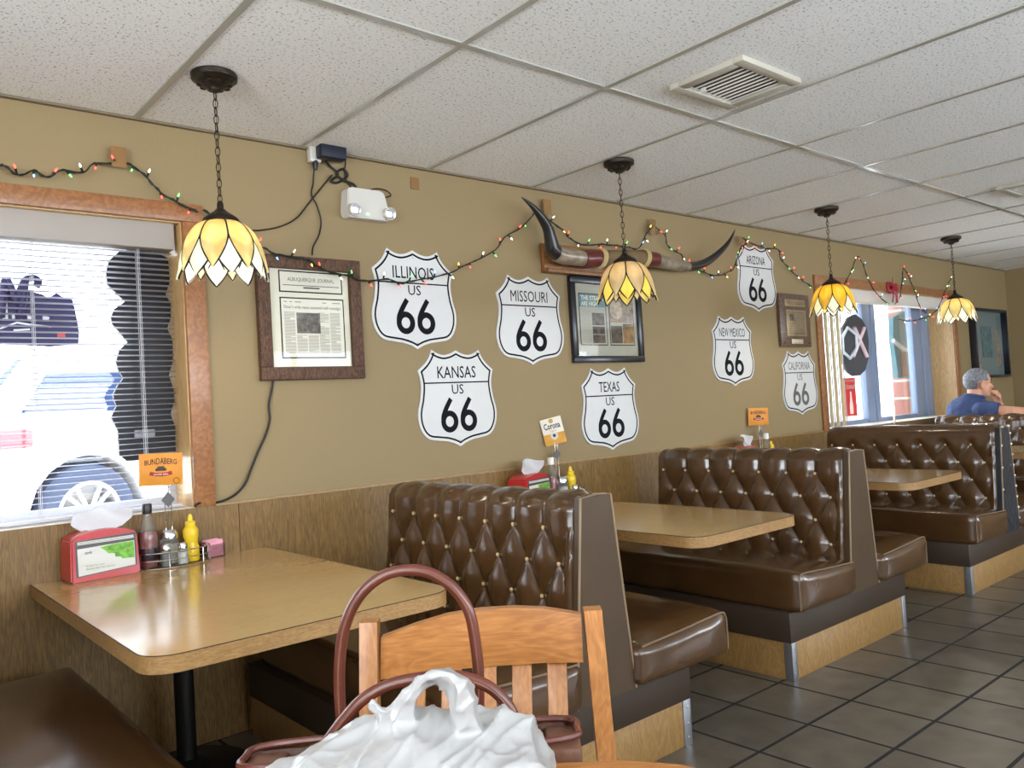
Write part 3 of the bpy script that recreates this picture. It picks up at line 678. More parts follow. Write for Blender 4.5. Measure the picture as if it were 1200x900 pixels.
# ------------------------------------------------------------------ longhorns on their board
def horns():
    t = thing('mounted_longhorns', 'pair of polished longhorns with leather wrapped centre on a wooden board', 'horns', (3.75, 0, 2.02))
    bm = B(); box(bm, 3.15, 4.02, -.028, 0, 2.03, 2.20, .004); box(bm, 3.15, 4.02, -.06, -.028, 2.03, 2.055, .003); build(bm, 'mounting_board', wood('horn_board', c255(110, 70, 34), c255(150, 100, 54), (2, 8, 8)), t, world=True)
    Y = -.115
    def seg(pts, rr, n=6):
        P = spline([wp(u, v, y) for u, v, y in pts], n); R = []
        for i in range(len(rr)-1):
            for k in range(n): R.append(rr[i]+(rr[i+1]-rr[i])*k/n)
        return P, R+[rr[-1]]
    M_tip = mat('black_horn', c255(26, 25, 27), .28, coat=.5, var=.3, vscale=12)
    M_base = mat('streaked_grey_horn', c255(136, 122, 104), .35, coat=.4, var=.4, vscale=18)
    # left horn: body then sharp upward black tip
    P, R = seg([(684, 303, Y), (672, 301.5, Y), (660, 300, Y), (652, 297, Y)], [.047, .047, .047, .046]); bm = B(); tube(bm, P, R, 20); h = build(bm, 'horn', M_base, t, world=True)
    P, R = seg([(656, 299, Y), (648, 292, Y), (645.5, 281, Y-.01), (642, 268, Y-.02), (634, 254, Y-.03), (623, 241, Y-.035), (611, 231, Y-.04)], [.044, .043, .037, .031, .025, .014, .002]); bm = B(); tube(bm, P, R, 18); build(bm, 'horn_tip', M_tip, h, world=True)
    P, R = seg([(766, 304, Y), (780, 308, Y), (795, 311, Y), (806, 312.5, Y)], [.045, .040, .036, .032]); bm = B(); tube(bm, P, R, 20); h = build(bm, 'horn', M_base, t, world=True)
    P, R = seg([(800, 312, Y), (815, 312, Y), (830, 306, Y-.015), (845, 294, Y-.03), (855, 282, Y-.035), (861.5, 269, Y-.04)], [.034, .0305, .026, .020, .012, .002]); bm = B(); tube(bm, P, R, 18); build(bm, 'horn_tip', M_tip, h, world=True)
    P, R = seg([(704, 303, Y), (722, 303, Y), (740, 303, Y), (752, 303, Y)], [.050, .052, .052, .050]); bm = B(); tube(bm, P, R, 22); build(bm, 'centre_cover', mat('tan_hide', c255(112, 90, 60), .8, bump=.5, bscale=90, var=.25), t, world=True)
    M_red = mat('oxblood_leather', c255(92, 34, 28), .35, coat=.3, bump=.2)
    for pts, rr in (([(682, 303, Y), (690, 303, Y), (700, 303, Y), (706, 303, Y)], [.052, .054, .054, .052]), ([(752, 303, Y), (758, 303.5, Y), (763, 304, Y), (769, 304.5, Y)], [.050, .050, .049, .046])):
        P, R = seg(pts, rr); bm = B(); tube(bm, P, R, 22); build(bm, 'leather_wrap', M_red, t, world=True)
    for u in (702, 753):
        c = wp(u, 303, Y); bm = B()
        for k in (-.009, 0.003, .015):
            tube(bm, [(c.x+k+.02*sin(2*pi*j/24)*.4, c.y+.057*cos(2*pi*j/24), c.z+.057*sin(2*pi*j/24)) for j in range(24)], .006, 6, closed=True)
        build(bm, 'rope_binding', mat('pale_rope', c255(190, 168, 120), .8, bump=.4, bscale=120), t, world=True)
horns()

# ------------------------------------------------------------------ pendant lamps
def lamp(x, y, label, pm_up, pm_low, watts, bulb_e, rz=0.0, drop=0.0):
    t = thing('pendant_lamp', label, 'lamp', (x, y, 1.775), rz, 'petal glass pendant lamps over the tables')
    zc = HC-1.775
    bm = B(); lathe(bm, [(.0, zc-.062), (.018, zc-.062), (.024, zc-.052), (.052, zc-.042), (.068, zc-.026), (.078, zc-.022), (.080, zc-.006), (.076, zc-.0005), (0, zc-.0005)], seg=32)
    for k in range(10):
        a = 2*pi*k/10; sphere(bm, (.048*cos(a), .048*sin(a), zc-.041), (.014, .014, .006), 8, 5)
    build(bm, 'ceiling_canopy', M_bronze, t)
    zt = .275
    bm = B(); z = zc-.064; k = 0
    while z > zt+.012:
        pts = []
        for j in range(14):
            a = 2*pi*j/14; u, w = .0085*cos(a), .0175*sin(a)
            pts.append((u*cos(k*1.57+.5), u*sin(k*1.57+.5), z-.014+w))
        tube(bm, pts, .0019, 5, closed=True); z -= .0285; k += 1
    build(bm, 'chain', M_bronze, t)
    bm = B(); tube(bm, [(0, 0, zc-.06), (.003, .003, (zc+zt)/2), (0, 0, zt)], .0012, 5); build(bm, 'cord', mat('lamp_cord', c255(90, 76, 52), .6), t)
    bm = B(); lathe(bm, [(.006, zt+.012), (.011, zt+.004), (.012, zt-.014), (.026, zt-.028), (.044, zt-.040), (.058, zt-.050), (.064, zt-.060), (.064, zt-.070), (.050, zt-.071), (.0, zt-.071)], seg=28); build(bm, 'shade_cap', M_bronze, t)
    ztop = zt-.066
    def prof(s, dr=0): # s 0..1 from cap to rim
        a = s*radians(82); return .052+.103*sin(a)**.9+dr+(.006 if s > .9 else 0)*(s-.9)*10, ztop-.205*(1-cos(a*1.02))-.02*s
    came = B()
    def petal(kc, s0, s1, hw, dr, m, nm):
        bm = B(); ns, na = 20, 6; rows = []; c = 2*pi*kc/8; L_ = []; R_ = []
        for i in range(ns+1):
            q = i/ns; s = s0+(s1-s0)*q; r, z = prof(s, dr)
            wdt = hw(q); row = []
            for j in range(na+1):
                b = (j/na*2-1); a = c+b*wdt; rr = r*(1-.05*b*b)
                row.append(bm.verts.new((rr*cos(a), rr*sin(a), z)))
            rows.append(row); L_.append(row[0].co.copy()); R_.append(row[-1].co.copy())
        for A, Bq in zip(rows, rows[1:]):
            for j in range(na): bm.faces.new((A[j], A[j+1], Bq[j+1], Bq[j]))
        bmesh.ops.remove_doubles(bm, verts=bm.verts[:], dist=1e-5)
        ed = L_+R_[::-1][1:]
        tube(came, [e+Vector((e.x, e.y, 0)).normalized()*.0015 for e in ed], .0034, 5)
        bmesh.ops.solidify(bm, geom=bm.faces[:], thickness=.002)
        build(bm, nm, m, t, smooth=70)
    w = pi/8
    for k in range(8): petal(k, 0, .93, lambda q: w*(.95+.05*min(1, q/.3) if q < .52 else max(.0, 1-((q-.52)/.48)**1.75)), 0, pm_up, 'upper_petal')
    for k in range(8): petal(k+.5, .58, 1.0, lambda q: w*.92*(min(1, q/.3+.15) if q < .3 else max(0, 1-((q-.3)/.7)**1.8)), -.005, pm_low, 'lower_petal')
    build(came, 'lead_came', M_blackm, t)
    bm = B(); sphere(bm, (0, 0, .125), (.028, .028, .034), 14, 10); build(bm, 'light_bulb', mat('lamp_bulb_glow', (1, .86, .60, 1), emit=bulb_e), t)
    bm = B(); tube(bm, [(0, 0, .155), (0, 0, .205)], .018, 12); build(bm, 'socket', M_blackm, t)
    l = bpy.data.lights.new('lamp_light', 'POINT'); l.energy = watts; l.color = (1, .92, .78); l.shadow_soft_size = .03
    lo = bpy.data.objects.new('lamp_light', l); COL.objects.link(lo); lo.parent = t; lo.location = (0, 0, .075)
    return t
PU1 = petal_mat('amber_glass', c255(242, 216, 150), c255(246, 232, 184)); PL1 = petal_mat('mint_white_glass', c255(246, 248, 238), c255(236, 243, 222), .7)
PU2 = petal_mat('cream_glass', c255(226, 204, 158), c255(236, 220, 184)); PL2 = petal_mat('butter_glass', c255(240, 226, 130), c255(246, 234, 160), .7)
PU3 = petal_mat('golden_glass', c255(246, 206, 70), c255(250, 222, 116))
lamp(1.095, -.575, 'nearest pendant lamp, amber and pale green petals, hanging beside the near window', PU1, PL1, 4.0, 7, .2)
lamp(3.180, -.605, 'cream petalled pendant lamp hanging in front of the longhorns', PU2, PL2, .8, 8, .35)
lamp(5.285, -.60, 'golden pendant lamp in front of the left side of the far window', PU3, PL1, 4.0, 7, .1)
lamp(7.424, -.57, 'farthest pendant lamp, hanging before the right end of the far window', PU1, PL1, 4.0, 7, .3)

# ------------------------------------------------------------------ strings of coloured lights, tape
BULBM = {}
def bulb_mesh(k):
    if k not in BULBM:
        col = {'r': (1, .06, .04, 1), 'g': (.15, .9, .2, 1), 'b': (.25, .5, 1, 1), 'w': (1, .95, .75, 1), 'y': (1, .55, .1, 1)}[k]
        bm = B(); lathe(bm, [(.0, 0), (.0032, .001), (.0036, .006), (.0028, .012), (.0, .018)], seg=8)
        me = bpy.data.meshes.new('bulb'); [setattr(f, 'smooth', True) for f in bm.faces]; bm.to_mesh(me); bm.free()
        me.materials.append(mat('bulb_glow_'+{'r': 'red', 'g': 'green', 'b': 'blue', 'w': 'white', 'y': 'yellow'}[k], col, .3, emit={'r': 4.5, 'g': 2.2, 'b': 2.2, 'w': 3, 'y': 3}[k])); BULBM[k] = me
    return BULBM[k]
def light_string(label, runs, seq, step, group='strings of coloured lights'):
    t = None; wire = B(); socks = []; n = 0; seed = random.Random(len(label))
    for run in runs:
        P = spline([wp(u, v, y) for u, v, y in run], 5)
        tube(wire, P, .0034, 6)
        tube(wire, [p+Vector((.004*sin(i*1.3), -.004*cos(i*1.3), .005*sin(i*1.3))) for i, p in enumerate(P)], .0026, 5)
        acc = step*.4
        for a, b in zip(P, P[1:]):
            acc += (b-a).length
            if acc >= step:
                acc = 0; up = 1 if n % 2 else -1
                d = Vector((seed.uniform(-.7, .7), -.55, up*seed.uniform(.6, 1))).normalized(); e = b+d*.022
                tube(wire, [b, e], [.004, .0048], 6); socks.append((e, d, seq[n % len(seq)])); n += 1
    c = socks[0][0]; t = thing('light_string', label, 'string lights', c, 0, group)
    build(wire, 'wire', M_wire, t, world=True)
    inv = mtx(t).inverted()
    for e, d, k in socks:
        o = bpy.data.objects.new('bulb', bulb_mesh(k)); COL.objects.link(o); o.parent = t
        o.location = inv @ e; o.rotation_euler = d.to_track_quat('Z', 'Y').to_euler()
Yw = -.035
def px(scale, ox, oy, pts, y=-.02): return [(ox+a/scale, oy+b/scale, y) for a, b in pts]
light_string('string of coloured lights draped over the near window header', [px(3.6, 0, 150, [(-60, 170), (0, 158), (20, 162), (85, 200), (140, 180), (205, 208), (260, 178), (350, 188), (395, 150), (475, 152), (550, 155), (620, 210), (675, 270), (745, 312), (835, 355)], Yw)], 'grbrgwrrgwr', .058)
light_string('long string of coloured lights running from newspaper frame past the horns to the far window', [
    [(238, 246, Yw), (262, 262, Yw), (290, 282, Yw)]+px(3.214, 280, 280, [(95, 35), (150, 60), (265, 80), (310, 115), (415, 140), (470, 158), (560, 152), (610, 168), (640, 160), (700, 150), (790, 130), (850, 100), (900, 78)], -.045)+px(2.647, 560, 200, [(55, 245), (85, 205), (130, 180), (170, 140)], Yw),
    px(2.647, 560, 200, [(178, 128), (215, 150), (265, 185), (285, 210), (330, 230), (380, 228)], -.04)+px(2.647, 560, 200, [(430, 232), (470, 238), (500, 240), (520, 200), (545, 170)], -.04),
    px(2.647, 560, 200, [(545, 172), (580, 200), (590, 235), (630, 260), (645, 285), (700, 315), (745, 325), (775, 315), (795, 300), (815, 240), (835, 225)], Yw)+px(3.158, 820, 240, [(160, 122), (185, 138), (240, 160), (290, 165), (300, 200), (340, 245), (380, 280), (415, 302)], Yw)],
    'wrgrbwyrwgr', .066)
light_string('string of coloured lights zigzagging over the far window header', [px(4.615, 940, 270, [(225, 300), (265, 220), (300, 140), (330, 190), (365, 280), (410, 350), (470, 400)], Yw), px(4.615, 940, 270, [(500, 400), (530, 350), (540, 270), (548, 205), (575, 250), (610, 330), (635, 410), (670, 450)], Yw),
    px(4.615, 940, 270, [(520, 480), (590, 490), (660, 472), (700, 455), (735, 420), (760, 360), (790, 290), (805, 262)], Yw)], 'rwgwrbwr', .075)
def tape(u, v, w, h, label, y=-.0015, rot=0):
    c = wp(u, v, y); bm = B(); box(bm, -w/2, w/2, -.001, .001, -h/2, h/2)
    bmesh.ops.subdivide_edges(bm, edges=bm.edges[:], cuts=4, use_grid_fill=True)
    for q in bm.verts: q.co.y -= .002+.002*mnoise.noise(q.co*50); q.co = Matrix.Rotation(rot, 3, 'Y') @ q.co; q.co += c
    o = build(bm, 'tape_piece', M_tape); tag(o, label, 'tape', 'pieces of brown packing tape on the wall')
tape(139, 184, .055, .08, 'brown tape square holding the light string above the near window', -.04)
tape(486, 215, .05, .06, 'small brown tape square on the bare wall right of the emergency light')
tape(641, 243, .06, .09, 'brown tape strip behind the left horn tip', -.03)
tape(765, 266, .05, .10, 'brown tape strip holding the lights above the right horn', -.038, .1)
tape(868, 282, .04, .06, 'brown tape strip at the top of the Arizona shield', -.036)

# ------------------------------------------------------------------ blinds and signs in the windows
def mini_blind():
    x0, x1, y = W1[0]+.01, 1.132, .085
    t = thing('window_blind', 'white horizontal mini blind in the near window', 'blind', ((x0+x1)/2, y, .95))
    build(box(B(), x0, x1, .028, .115, 2.005, 2.112, .004), 'headrail', M_val, t, world=True)
    bm = B(); n = 6; wd = .025; tilt = radians(-8); prev = None
    L = []
    for i in range(n+1):
        q = (i/n-.5)*wd; arc = .0022*(1-(2*i/n-1)**2)
        L.append((q*cos(tilt)-arc*sin(tilt), q*sin(tilt)+arc*cos(tilt)))
    hl = (x1-x0)/2
    a = [bm.verts.new((-hl, p, z)) for p, z in L]; b = [bm.verts.new((hl, p, z)) for p, z in L]
    for i in range(n): bm.faces.new((a[i], a[i+1], b[i+1], b[i]))
    bmesh.ops.solidify(bm, geom=bm.faces[:], thickness=.0014)
    s = build(bm, 'slat', M_blind, t); z = 1.995; s.location = (0, 0, z-.95)
    while z > .985:
        z -= .0222; c = s.copy(); COL.objects.link(c); c.location = (0, 0, z-.95)
    build(box(B(), x0, x1, y-.014, y+.014, .949, .962, .003), 'bottom_rail', M_blind, t, world=True)
    for x in (-.7, .12, .62, 1.0):
        bm = B()
        for dx in (-.003, .003):
            tube(bm, [(x+dx, y-.0135, .96), (x+dx, y-.0135, 2.01)], .0011, 4); tube(bm, [(x+dx, y+.0135, .96), (x+dx, y+.0135, 2.01)], .0011, 4)
        build(bm, 'ladder_cord', M_blind, t, world=True)
mini_blind()
# scalloped sign seen from behind, between blind and pane
YS = .155
def board(name, label, cat, pix, y, m, dep=.018):
    P = [wp(u, v, y) for u, v in pix]; bm = B(); prism(bm, [(p.x, p.z) for p in P], lambda x, z: (x, y, z), lambda x, z: (x, y+dep, z))
    o = build(bm, name, m); tag(o, label, cat); return o
M_sb = mat('sign_back_black', c255(16, 17, 26), .5); M_sb2 = mat('sign_back_violet', c255(52, 46, 92), .5)
pixS = [(140, 294), (160, 292), (186, 297), (197, 303), (199, 330), (194, 345), (200, 356), (200, 372), (196, 385), (203, 400), (202, 425), (198, 440), (203, 455), (204, 470), (200, 485), (205, 500), (206, 530), (196, 538),
        (161, 539), (149, 540), (140, 533), (138.5, 505), (133, 494), (130.6, 489), (134, 481), (137, 476), (133.5, 468), (133, 462), (138, 452), (145, 443), (139, 434), (136, 424), (140, 410), (150, 401), (141, 390), (132, 380), (130, 372), (134, 362), (147, 353), (138, 345), (126, 333), (124.5, 319), (128, 305)]
o = board('scalloped_sign', 'tall black scalloped sign seen from behind through the blind, right part of the near window', 'sign', pixS, YS, M_sb)
bm = B(); c = wp(169, 508, YS); box(bm, c.x-.04, c.x+.04, YS-.012, YS-.001, c.z-.016, c.z+.016, .004); build(bm, 'transformer', mat('grey_box', c255(150, 150, 156), .5), o, world=True)
def neon_m():
    pix = [(-60, 345), (-30, 338), (0, 342), (20, 340), (35, 341), (50, 345), (57, 349), (66, 343), (72, 347), (85, 351), (88, 362), (91, 377), (93, 390), (92, 403), (60, 406), (20, 404), (-60, 402)]
    o = board('neon_sign', 'dark neon sign with a letter M at the left of the near window', 'sign', pix, YS, M_sb2)
    def st(pts, r=.011): 
        bm = B(); tube(bm, spline([wp(u, v, YS-.014) for u, v in pts], 4), r, 8); return bm
    bm = st([(1, 372), (3, 350), (6, 328), (12, 335), (19, 352), (24, 340), (30, 328), (40, 326), (45, 330), (42, 336)], .014)
    join(bm, st([(30, 330), (28, 345), (24, 365), (22, 372)], .013)); build(bm, 'letter', M_sb2, o, world=True)
    W_ = mat('lit_slot_white', c255(240, 242, 248), .4)
    bm = B()
    for pts in ([(5, 340), (5.5, 355), (6.5, 374)], [(30, 343), (28, 356), (24, 367)], [(50, 373), (54, 373), (57, 374)], [(14, 371.5), (17, 371.5)], [(32, 372), (36, 372)]): tube(bm, spline([wp(u, v, YS-.004) for u, v in pts], 3), .0085, 8)
    for pts in ([(0, 385), (20, 378), (38, 381), (60, 383)],  [(16, 387), (35, 386)]): tube(bm, [wp(u, v, YS-.004) for u, v in pts], .004, 6)
    build(bm, 'tube', W_, o, world=True)
    build(box(B(), wp(67, 392, YS).x, wp(76, 392, YS).x, YS-.006, YS+.001, wp(70, 395, YS).z, wp(70, 389, YS).z), 'red_tab', mat('red_tab', c255(220, 90, 90), .5), o, world=True)
neon_m()
# far window: vertical slats, board with X, poster, hanging sign
def vertical_blind():
    t = thing('vertical_blind', 'bunched tan vertical blind slats at the left of the far window', 'blind', (6.35, .07, .96))
    us = [957, 960.5, 964, 967.5, 971, 974.5, 978, 981.5, 985, 988.5]
    M_b2 = mat('vertical_slat_brown', c255(120, 100, 74), .6)
    for k, u in enumerate(us):
        c = wp(u, 430, .05+.012*(k % 2)); bm = B(); a = radians(40 if k % 2 else 14); L = .05
        pts = [(c.x-L*cos(a)+.006*sin(3*j), c.y-L*sin(a)*.5, 0) for j in (0, 1)]
        n = 6; rows = []
        for z in (.965, 2.06): rows.append([bm.verts.new((c.x+(j/n*2-1)*L*cos(a), c.y+(j/n*2-1)*L*sin(a)*.8+.006*(1-(j/n*2-1)**2), z)) for j in range(n+1)])
        for j in range(n): bm.faces.new((rows[0][j], rows[0][j+1], rows[1][j+1], rows[1][j]))
        bmesh.ops.solidify(bm, geom=bm.faces[:], thickness=.0015); build(bm, 'slat', M_brownfab if k % 2 == 0 else M_b2, t, world=True)
    build(box(B(), W2[0]+.005, W2[1]-.005, .01, .10, 2.02, 2.125, .004), 'headrail', mat('valance_white', c255(216, 210, 200), .5), t, world=True)
vertical_blind()
YF = GY-.02
pixX = [(988, 384), (994, 372), (1002, 368), (1010, 374), (1016, 384), (1018, 400), (1018, 420), (1014, 434), (1008, 440), (1000, 441), (993, 436), (988, 424)]
o = board('beer_sign', 'dark rounded board carrying a big X and a hexagon, hung in the far window', 'sign', pixX, YF-.02, mat('sign_grey', c255(70, 72, 78), .5))
bm = B(); tube(bm, [wp(u, v, YF-.035) for u, v in ((993, 384), (1003, 392), (1004, 408), (996, 420), (988, 412), (987, 396))], .014, 8, closed=True); build(bm, 'hexagon_tube', mat('neon_white', c255(222, 232, 244), .3), o, world=True)
bm = B(); tube(bm, [wp(1001, 384, YF-.035), wp(1016, 418, YF-.035)], .018, 8); tube(bm, [wp(1013, 384, YF-.03), wp(1000, 418, YF-.03)], .016, 8); build(bm, 'letter', mat('neon_pink', c255(232, 206, 214), .3), o, world=True)
P0, P1 = wp(988.5, 443, YF), wp(1005, 487, YF)
t = thing('closed_poster', 'red closed poster with a pale bottle in the lower corner of the far window', 'poster', ((P0.x+P1.x)/2, YF, P1.z))
build(box(B(), P0.x, P1.x, YF, YF+.004, P1.z, P0.z), 'sheet', mat('poster_red', c255(206, 48, 50), .5), t, world=True)
w_ = P1.x-P0.x
build(text_bm('closed', w_*.84, .05, wf(P0.x+w_*.08, P0.z-.10, YF-.001)), 'lettering', M_white, t, world=True)
build(text_bm('sorry, we are', w_*.8, .028, wf(P0.x+w_*.1, P0.z-.045, YF-.001)), 'lettering', M_white, t, world=True)
bm = B(); lathe(bm, [(.03, 0), (.034, .05), (.03, .09), (.02, .12), (.014, .17), (.014, .20), (0, .20)], ((P0.x+P1.x)/2, YF-.002, P1.z+.02), 12)
for v in bm.verts: v.co.y = YF-.003+(v.co.y-YF)*.1
build(bm, 'bottle_picture', mat('poster_pale', c255(240, 214, 204), .5), t, world=True)
pixT = [(1047, 372), (1062, 364), (1074, 366), (1074, 400), (1077, 420), (1077, 433), (1070, 443), (1053, 443), (1050, 420), (1047, 400)]
o = board('hanging_sign', 'teal and brown hanging sign outside the right part of the far window', 'sign', pixT, .62, mat('teal_board', c255(96, 138, 148), .6), .05)
bm = B(); P = [wp(u, v, .615) for u, v in ((1056, 412), (1069, 414), (1070, 441), (1057, 441))]; prism(bm, [(p.x, p.z) for p in P], lambda x, z: (x, .612, z), lambda x, z: (x, .622, z)); build(bm, 'brown_panel', mat('brown_board', c255(118, 88, 72), .6), o, world=True)
bm = B(); tube(bm, spline([wp(u, v, .61) for u, v in ((1047, 399), (1056, 407), (1062, 410), (1068, 408), (1075, 404))], 4), .022, 8); build(bm, 'white_band', M_white, o, world=True)
structure(box(B(), 6.0, 9.4, .34, .95, HC, HC+.15), 'trim_4', mat('eave_paint', c255(200, 196, 188), .7))
bm = B(); a = wp(1062, 366, .64); tube(bm, [a, (a.x, a.y, HC+.01)], .008, 6); build(bm, 'hanger', M_blackm, o, world=True)
# red bow on the header
c = wp(1047, 338, -.04); t = thing('ribbon_bow', 'dark red bow hung on the far window header', 'bow', c)
M_bow = mat('red_ribbon', c255(150, 30, 44), .4)
for s in (-1, 1):
    bm = B(); tube(bm, [(c.x+s*a, c.y-.01*sin(a*60), c.z+b) for a, b in ((.0, .0), (.04, .035), (.085, .04), (.095, .0), (.07, -.03), (.03, -.02), (0, 0))], [(.008, .02)]*7, 8); build(bm, 'loop', M_bow, t, world=True)
    bm = B(); tube(bm, [(c.x, c.y, c.z), (c.x+s*.03, c.y-.01, c.z-.06), (c.x+s*.045, c.y-.004, c.z-.13)], [(.006, .016)]*3, 8); build(bm, 'tail', M_bow, t, world=True)
bm = B(); sphere(bm, c, .022); build(bm, 'knot', M_bow, t, world=True)
bm = B(); tube(bm, [c, wp(1046, 325, -.02)], .003, 5); build(bm, 'hanger', M_bow, t, world=True)

# ------------------------------------------------------------------ emergency light, adapter and cables
c0, c1 = wp(403, 259, 0), wp(455, 226, 0)
t = thing('emergency_light', 'white twin lamp emergency light high on the wall above the Illinois shield', 'light', ((c0.x+c1.x)/2, 0, c0.z))
ex0, ex1 = 1.885, 2.135; ez0, ez1 = wp(430, 260, 0).z, wp(430, 226, 0).z
bm = B(); prism(bm, [(ex0, ez0+.02), (ex0+.012, ez1-.01), (ex0+.03, ez1), (ex1-.05, ez1), (ex1-.03, ez1-.01), (ex1, ez0+.02), (ex1-.01, ez0), (ex0+.01, ez0)], lambda x, z: (x*.94+(ex0+ex1)*.03, -.06, z), lambda x, z: (x, 0, z))
bmesh.ops.bevel(bm, geom=bm.edges[:], offset=.005, segments=2, affect='EDGES'); build(bm, 'housing', M_white, t, world=True)
for x in (ex0+.035, ex1-.025):
    c = Vector((x, -.055, ez0+.035)); bm = B(); rot = Matrix.Rotation(radians(100), 3, 'X')
    lathe(bm, [(.026, -.01), (.030, .02), (.030, .034), (.027, .036)], c, 20, rot); h = build(bm, 'lamp_head', M_white, t, world=True)
    bm = B(); lathe(bm, [(.0, .030), (.015, .033), (.026, .037), (0, .040)], c, 16, rot); build(bm, 'lens', mat('reflector_lens', c255(190, 190, 196), .12, metal=.7), h, world=True)
bm = B(); sphere(bm, (ex0+.115, -.06, ez0+.022), (.009, .004, .005)); build(bm, 'indicator', mat('green_indicator', (.2, 1, .3, 1), emit=2.5), t, world=True)
a0 = wp(382, 176, -.03); t = thing('power_adapter', 'black power adapter plugged in where the wall meets the ceiling', 'adapter', (a0.x, -.0, a0.z-.04))
bm = B(); box(bm, a0.x-.06, a0.x+.07, -.10, -.04, a0.z-.055, a0.z+.030, .008, 3); build(bm, 'case', mat('adapter_black', c255(24, 28, 44), .4), t, world=True)
bm = B(); box(bm, a0.x-.085, a0.x-.03, -.04, 0, a0.z-.065, a0.z+.02, .006); build(bm, 'outlet', M_white, t, world=True)
bm = B(); lathe(bm, [(.008, -.10), (.012, -.085), (.013, -.06), (.006, -.055)], (a0.x-.058, -.03, a0.z), 12); build(bm, 'plug', M_black, t, world=True)
def cable(label, pts, r=.0035, y=-.012):
    bm = B(); tube(bm, spline([wp(p[0], p[1], p[2] if len(p) > 2 else y) for p in pts], 6), r, 6); o = build(bm, 'cable', M_cable); tag(o, label, 'cable', 'black cables on the wall')
cable('thin black cable dropping from the plug to the newspaper frame top', [(368.5, 194, -.03), (367.5, 206, -.02), (367, 215), (365, 228), (371, 240), (376, 258), (374, 275), (367, 289), (366, 299)])
cable('thin black cable running from the adapter down left behind the nearest lamp', [(389, 205), (375, 222), (362, 238), (348, 255), (330, 265), (303, 270), (280, 268), (262, 262)])
cable('coiled black cable between the adapter and the emergency light', [(380, 186, -.05), (386, 194), (396, 204), (388, 212), (396, 214), (407, 206), (402, 198), (394, 204), (404, 212), (414, 216), (420, 224), (424, 226)], .006)
cable('short looped black cable above the emergency light', [(402, 180, -.04), (405, 190), (404, 205), (412, 220), (428, 224), (440, 221), (452, 223), (458, 229), (448, 232)], .003)
cable('black cable falling from the newspaper frame to the wainscot', [(320, 446), (318, 458), (315, 475), (316, 492), (311, 510), (302, 530), (294, 550), (287, 567), (275, 580), (258, 588), (240, 589), (232, 590, -.02), (228, 594, -.022)], .005)
# ------------------------------------------------------------------ ceiling vents
def vent(x0, x1, y0, y1, label):
    t = thing('ceiling_vent', label, 'vent', ((x0+x1)/2, (y0+y1)/2, HC-.03), 0, 'ceiling vents')
    z0, z1 = HC-.022, HC-.0005; f = .045
    bm = B(); box(bm, x0, x1, y0, y0+f, z0, z1, .003); box(bm, x0, x1, y1-f, y1, z0, z1, .003); box(bm, x0, x0+f, y0+f, y1-f, z0, z1, .003); box(bm, x1-f, x1, y0+f, y1-f, z0, z1, .003); build(bm, 'frame', mat('vent_enamel', c255(186, 180, 166), .4), t, world=True)
    build(box(B(), x0+f, x1-f, y0+f, y1-f, HC-.003, HC-.001), 'backing', M_black, t, world=True)
    n = 10
    for k in range(n):
        x = x0+f+(k+.5)*(x1-x0-2*f)/n; bm = B(); box(bm, -.0008, .0008, (y0+f), (y1-f), -.003, .003)
        R = Matrix.Rotation(radians(-22), 3, 'Y')
        for v in bm.verts: v.co = R @ Vector((v.co.x, 0, v.co.z)) + Vector((x, v.co.y, HC-.013))
        build(bm, 'louvre', mat('vent_louvre', c255(206, 202, 192), .4), t, world=True)
    bm = B(); box(bm, x0+f+.06, x0+f+.066, y1-f-.05, y1-f-.03, z0-.012, z0+.006); build(bm, 'lever', M_white, t, world=True)
vent(2.60, 3.00, -1.74, -1.40, 'ceiling vent with white louvres in front of the first cross grid bar')
vent(5.82, 6.20, -1.78, -1.47, 'farther ceiling vent at the right picture edge')

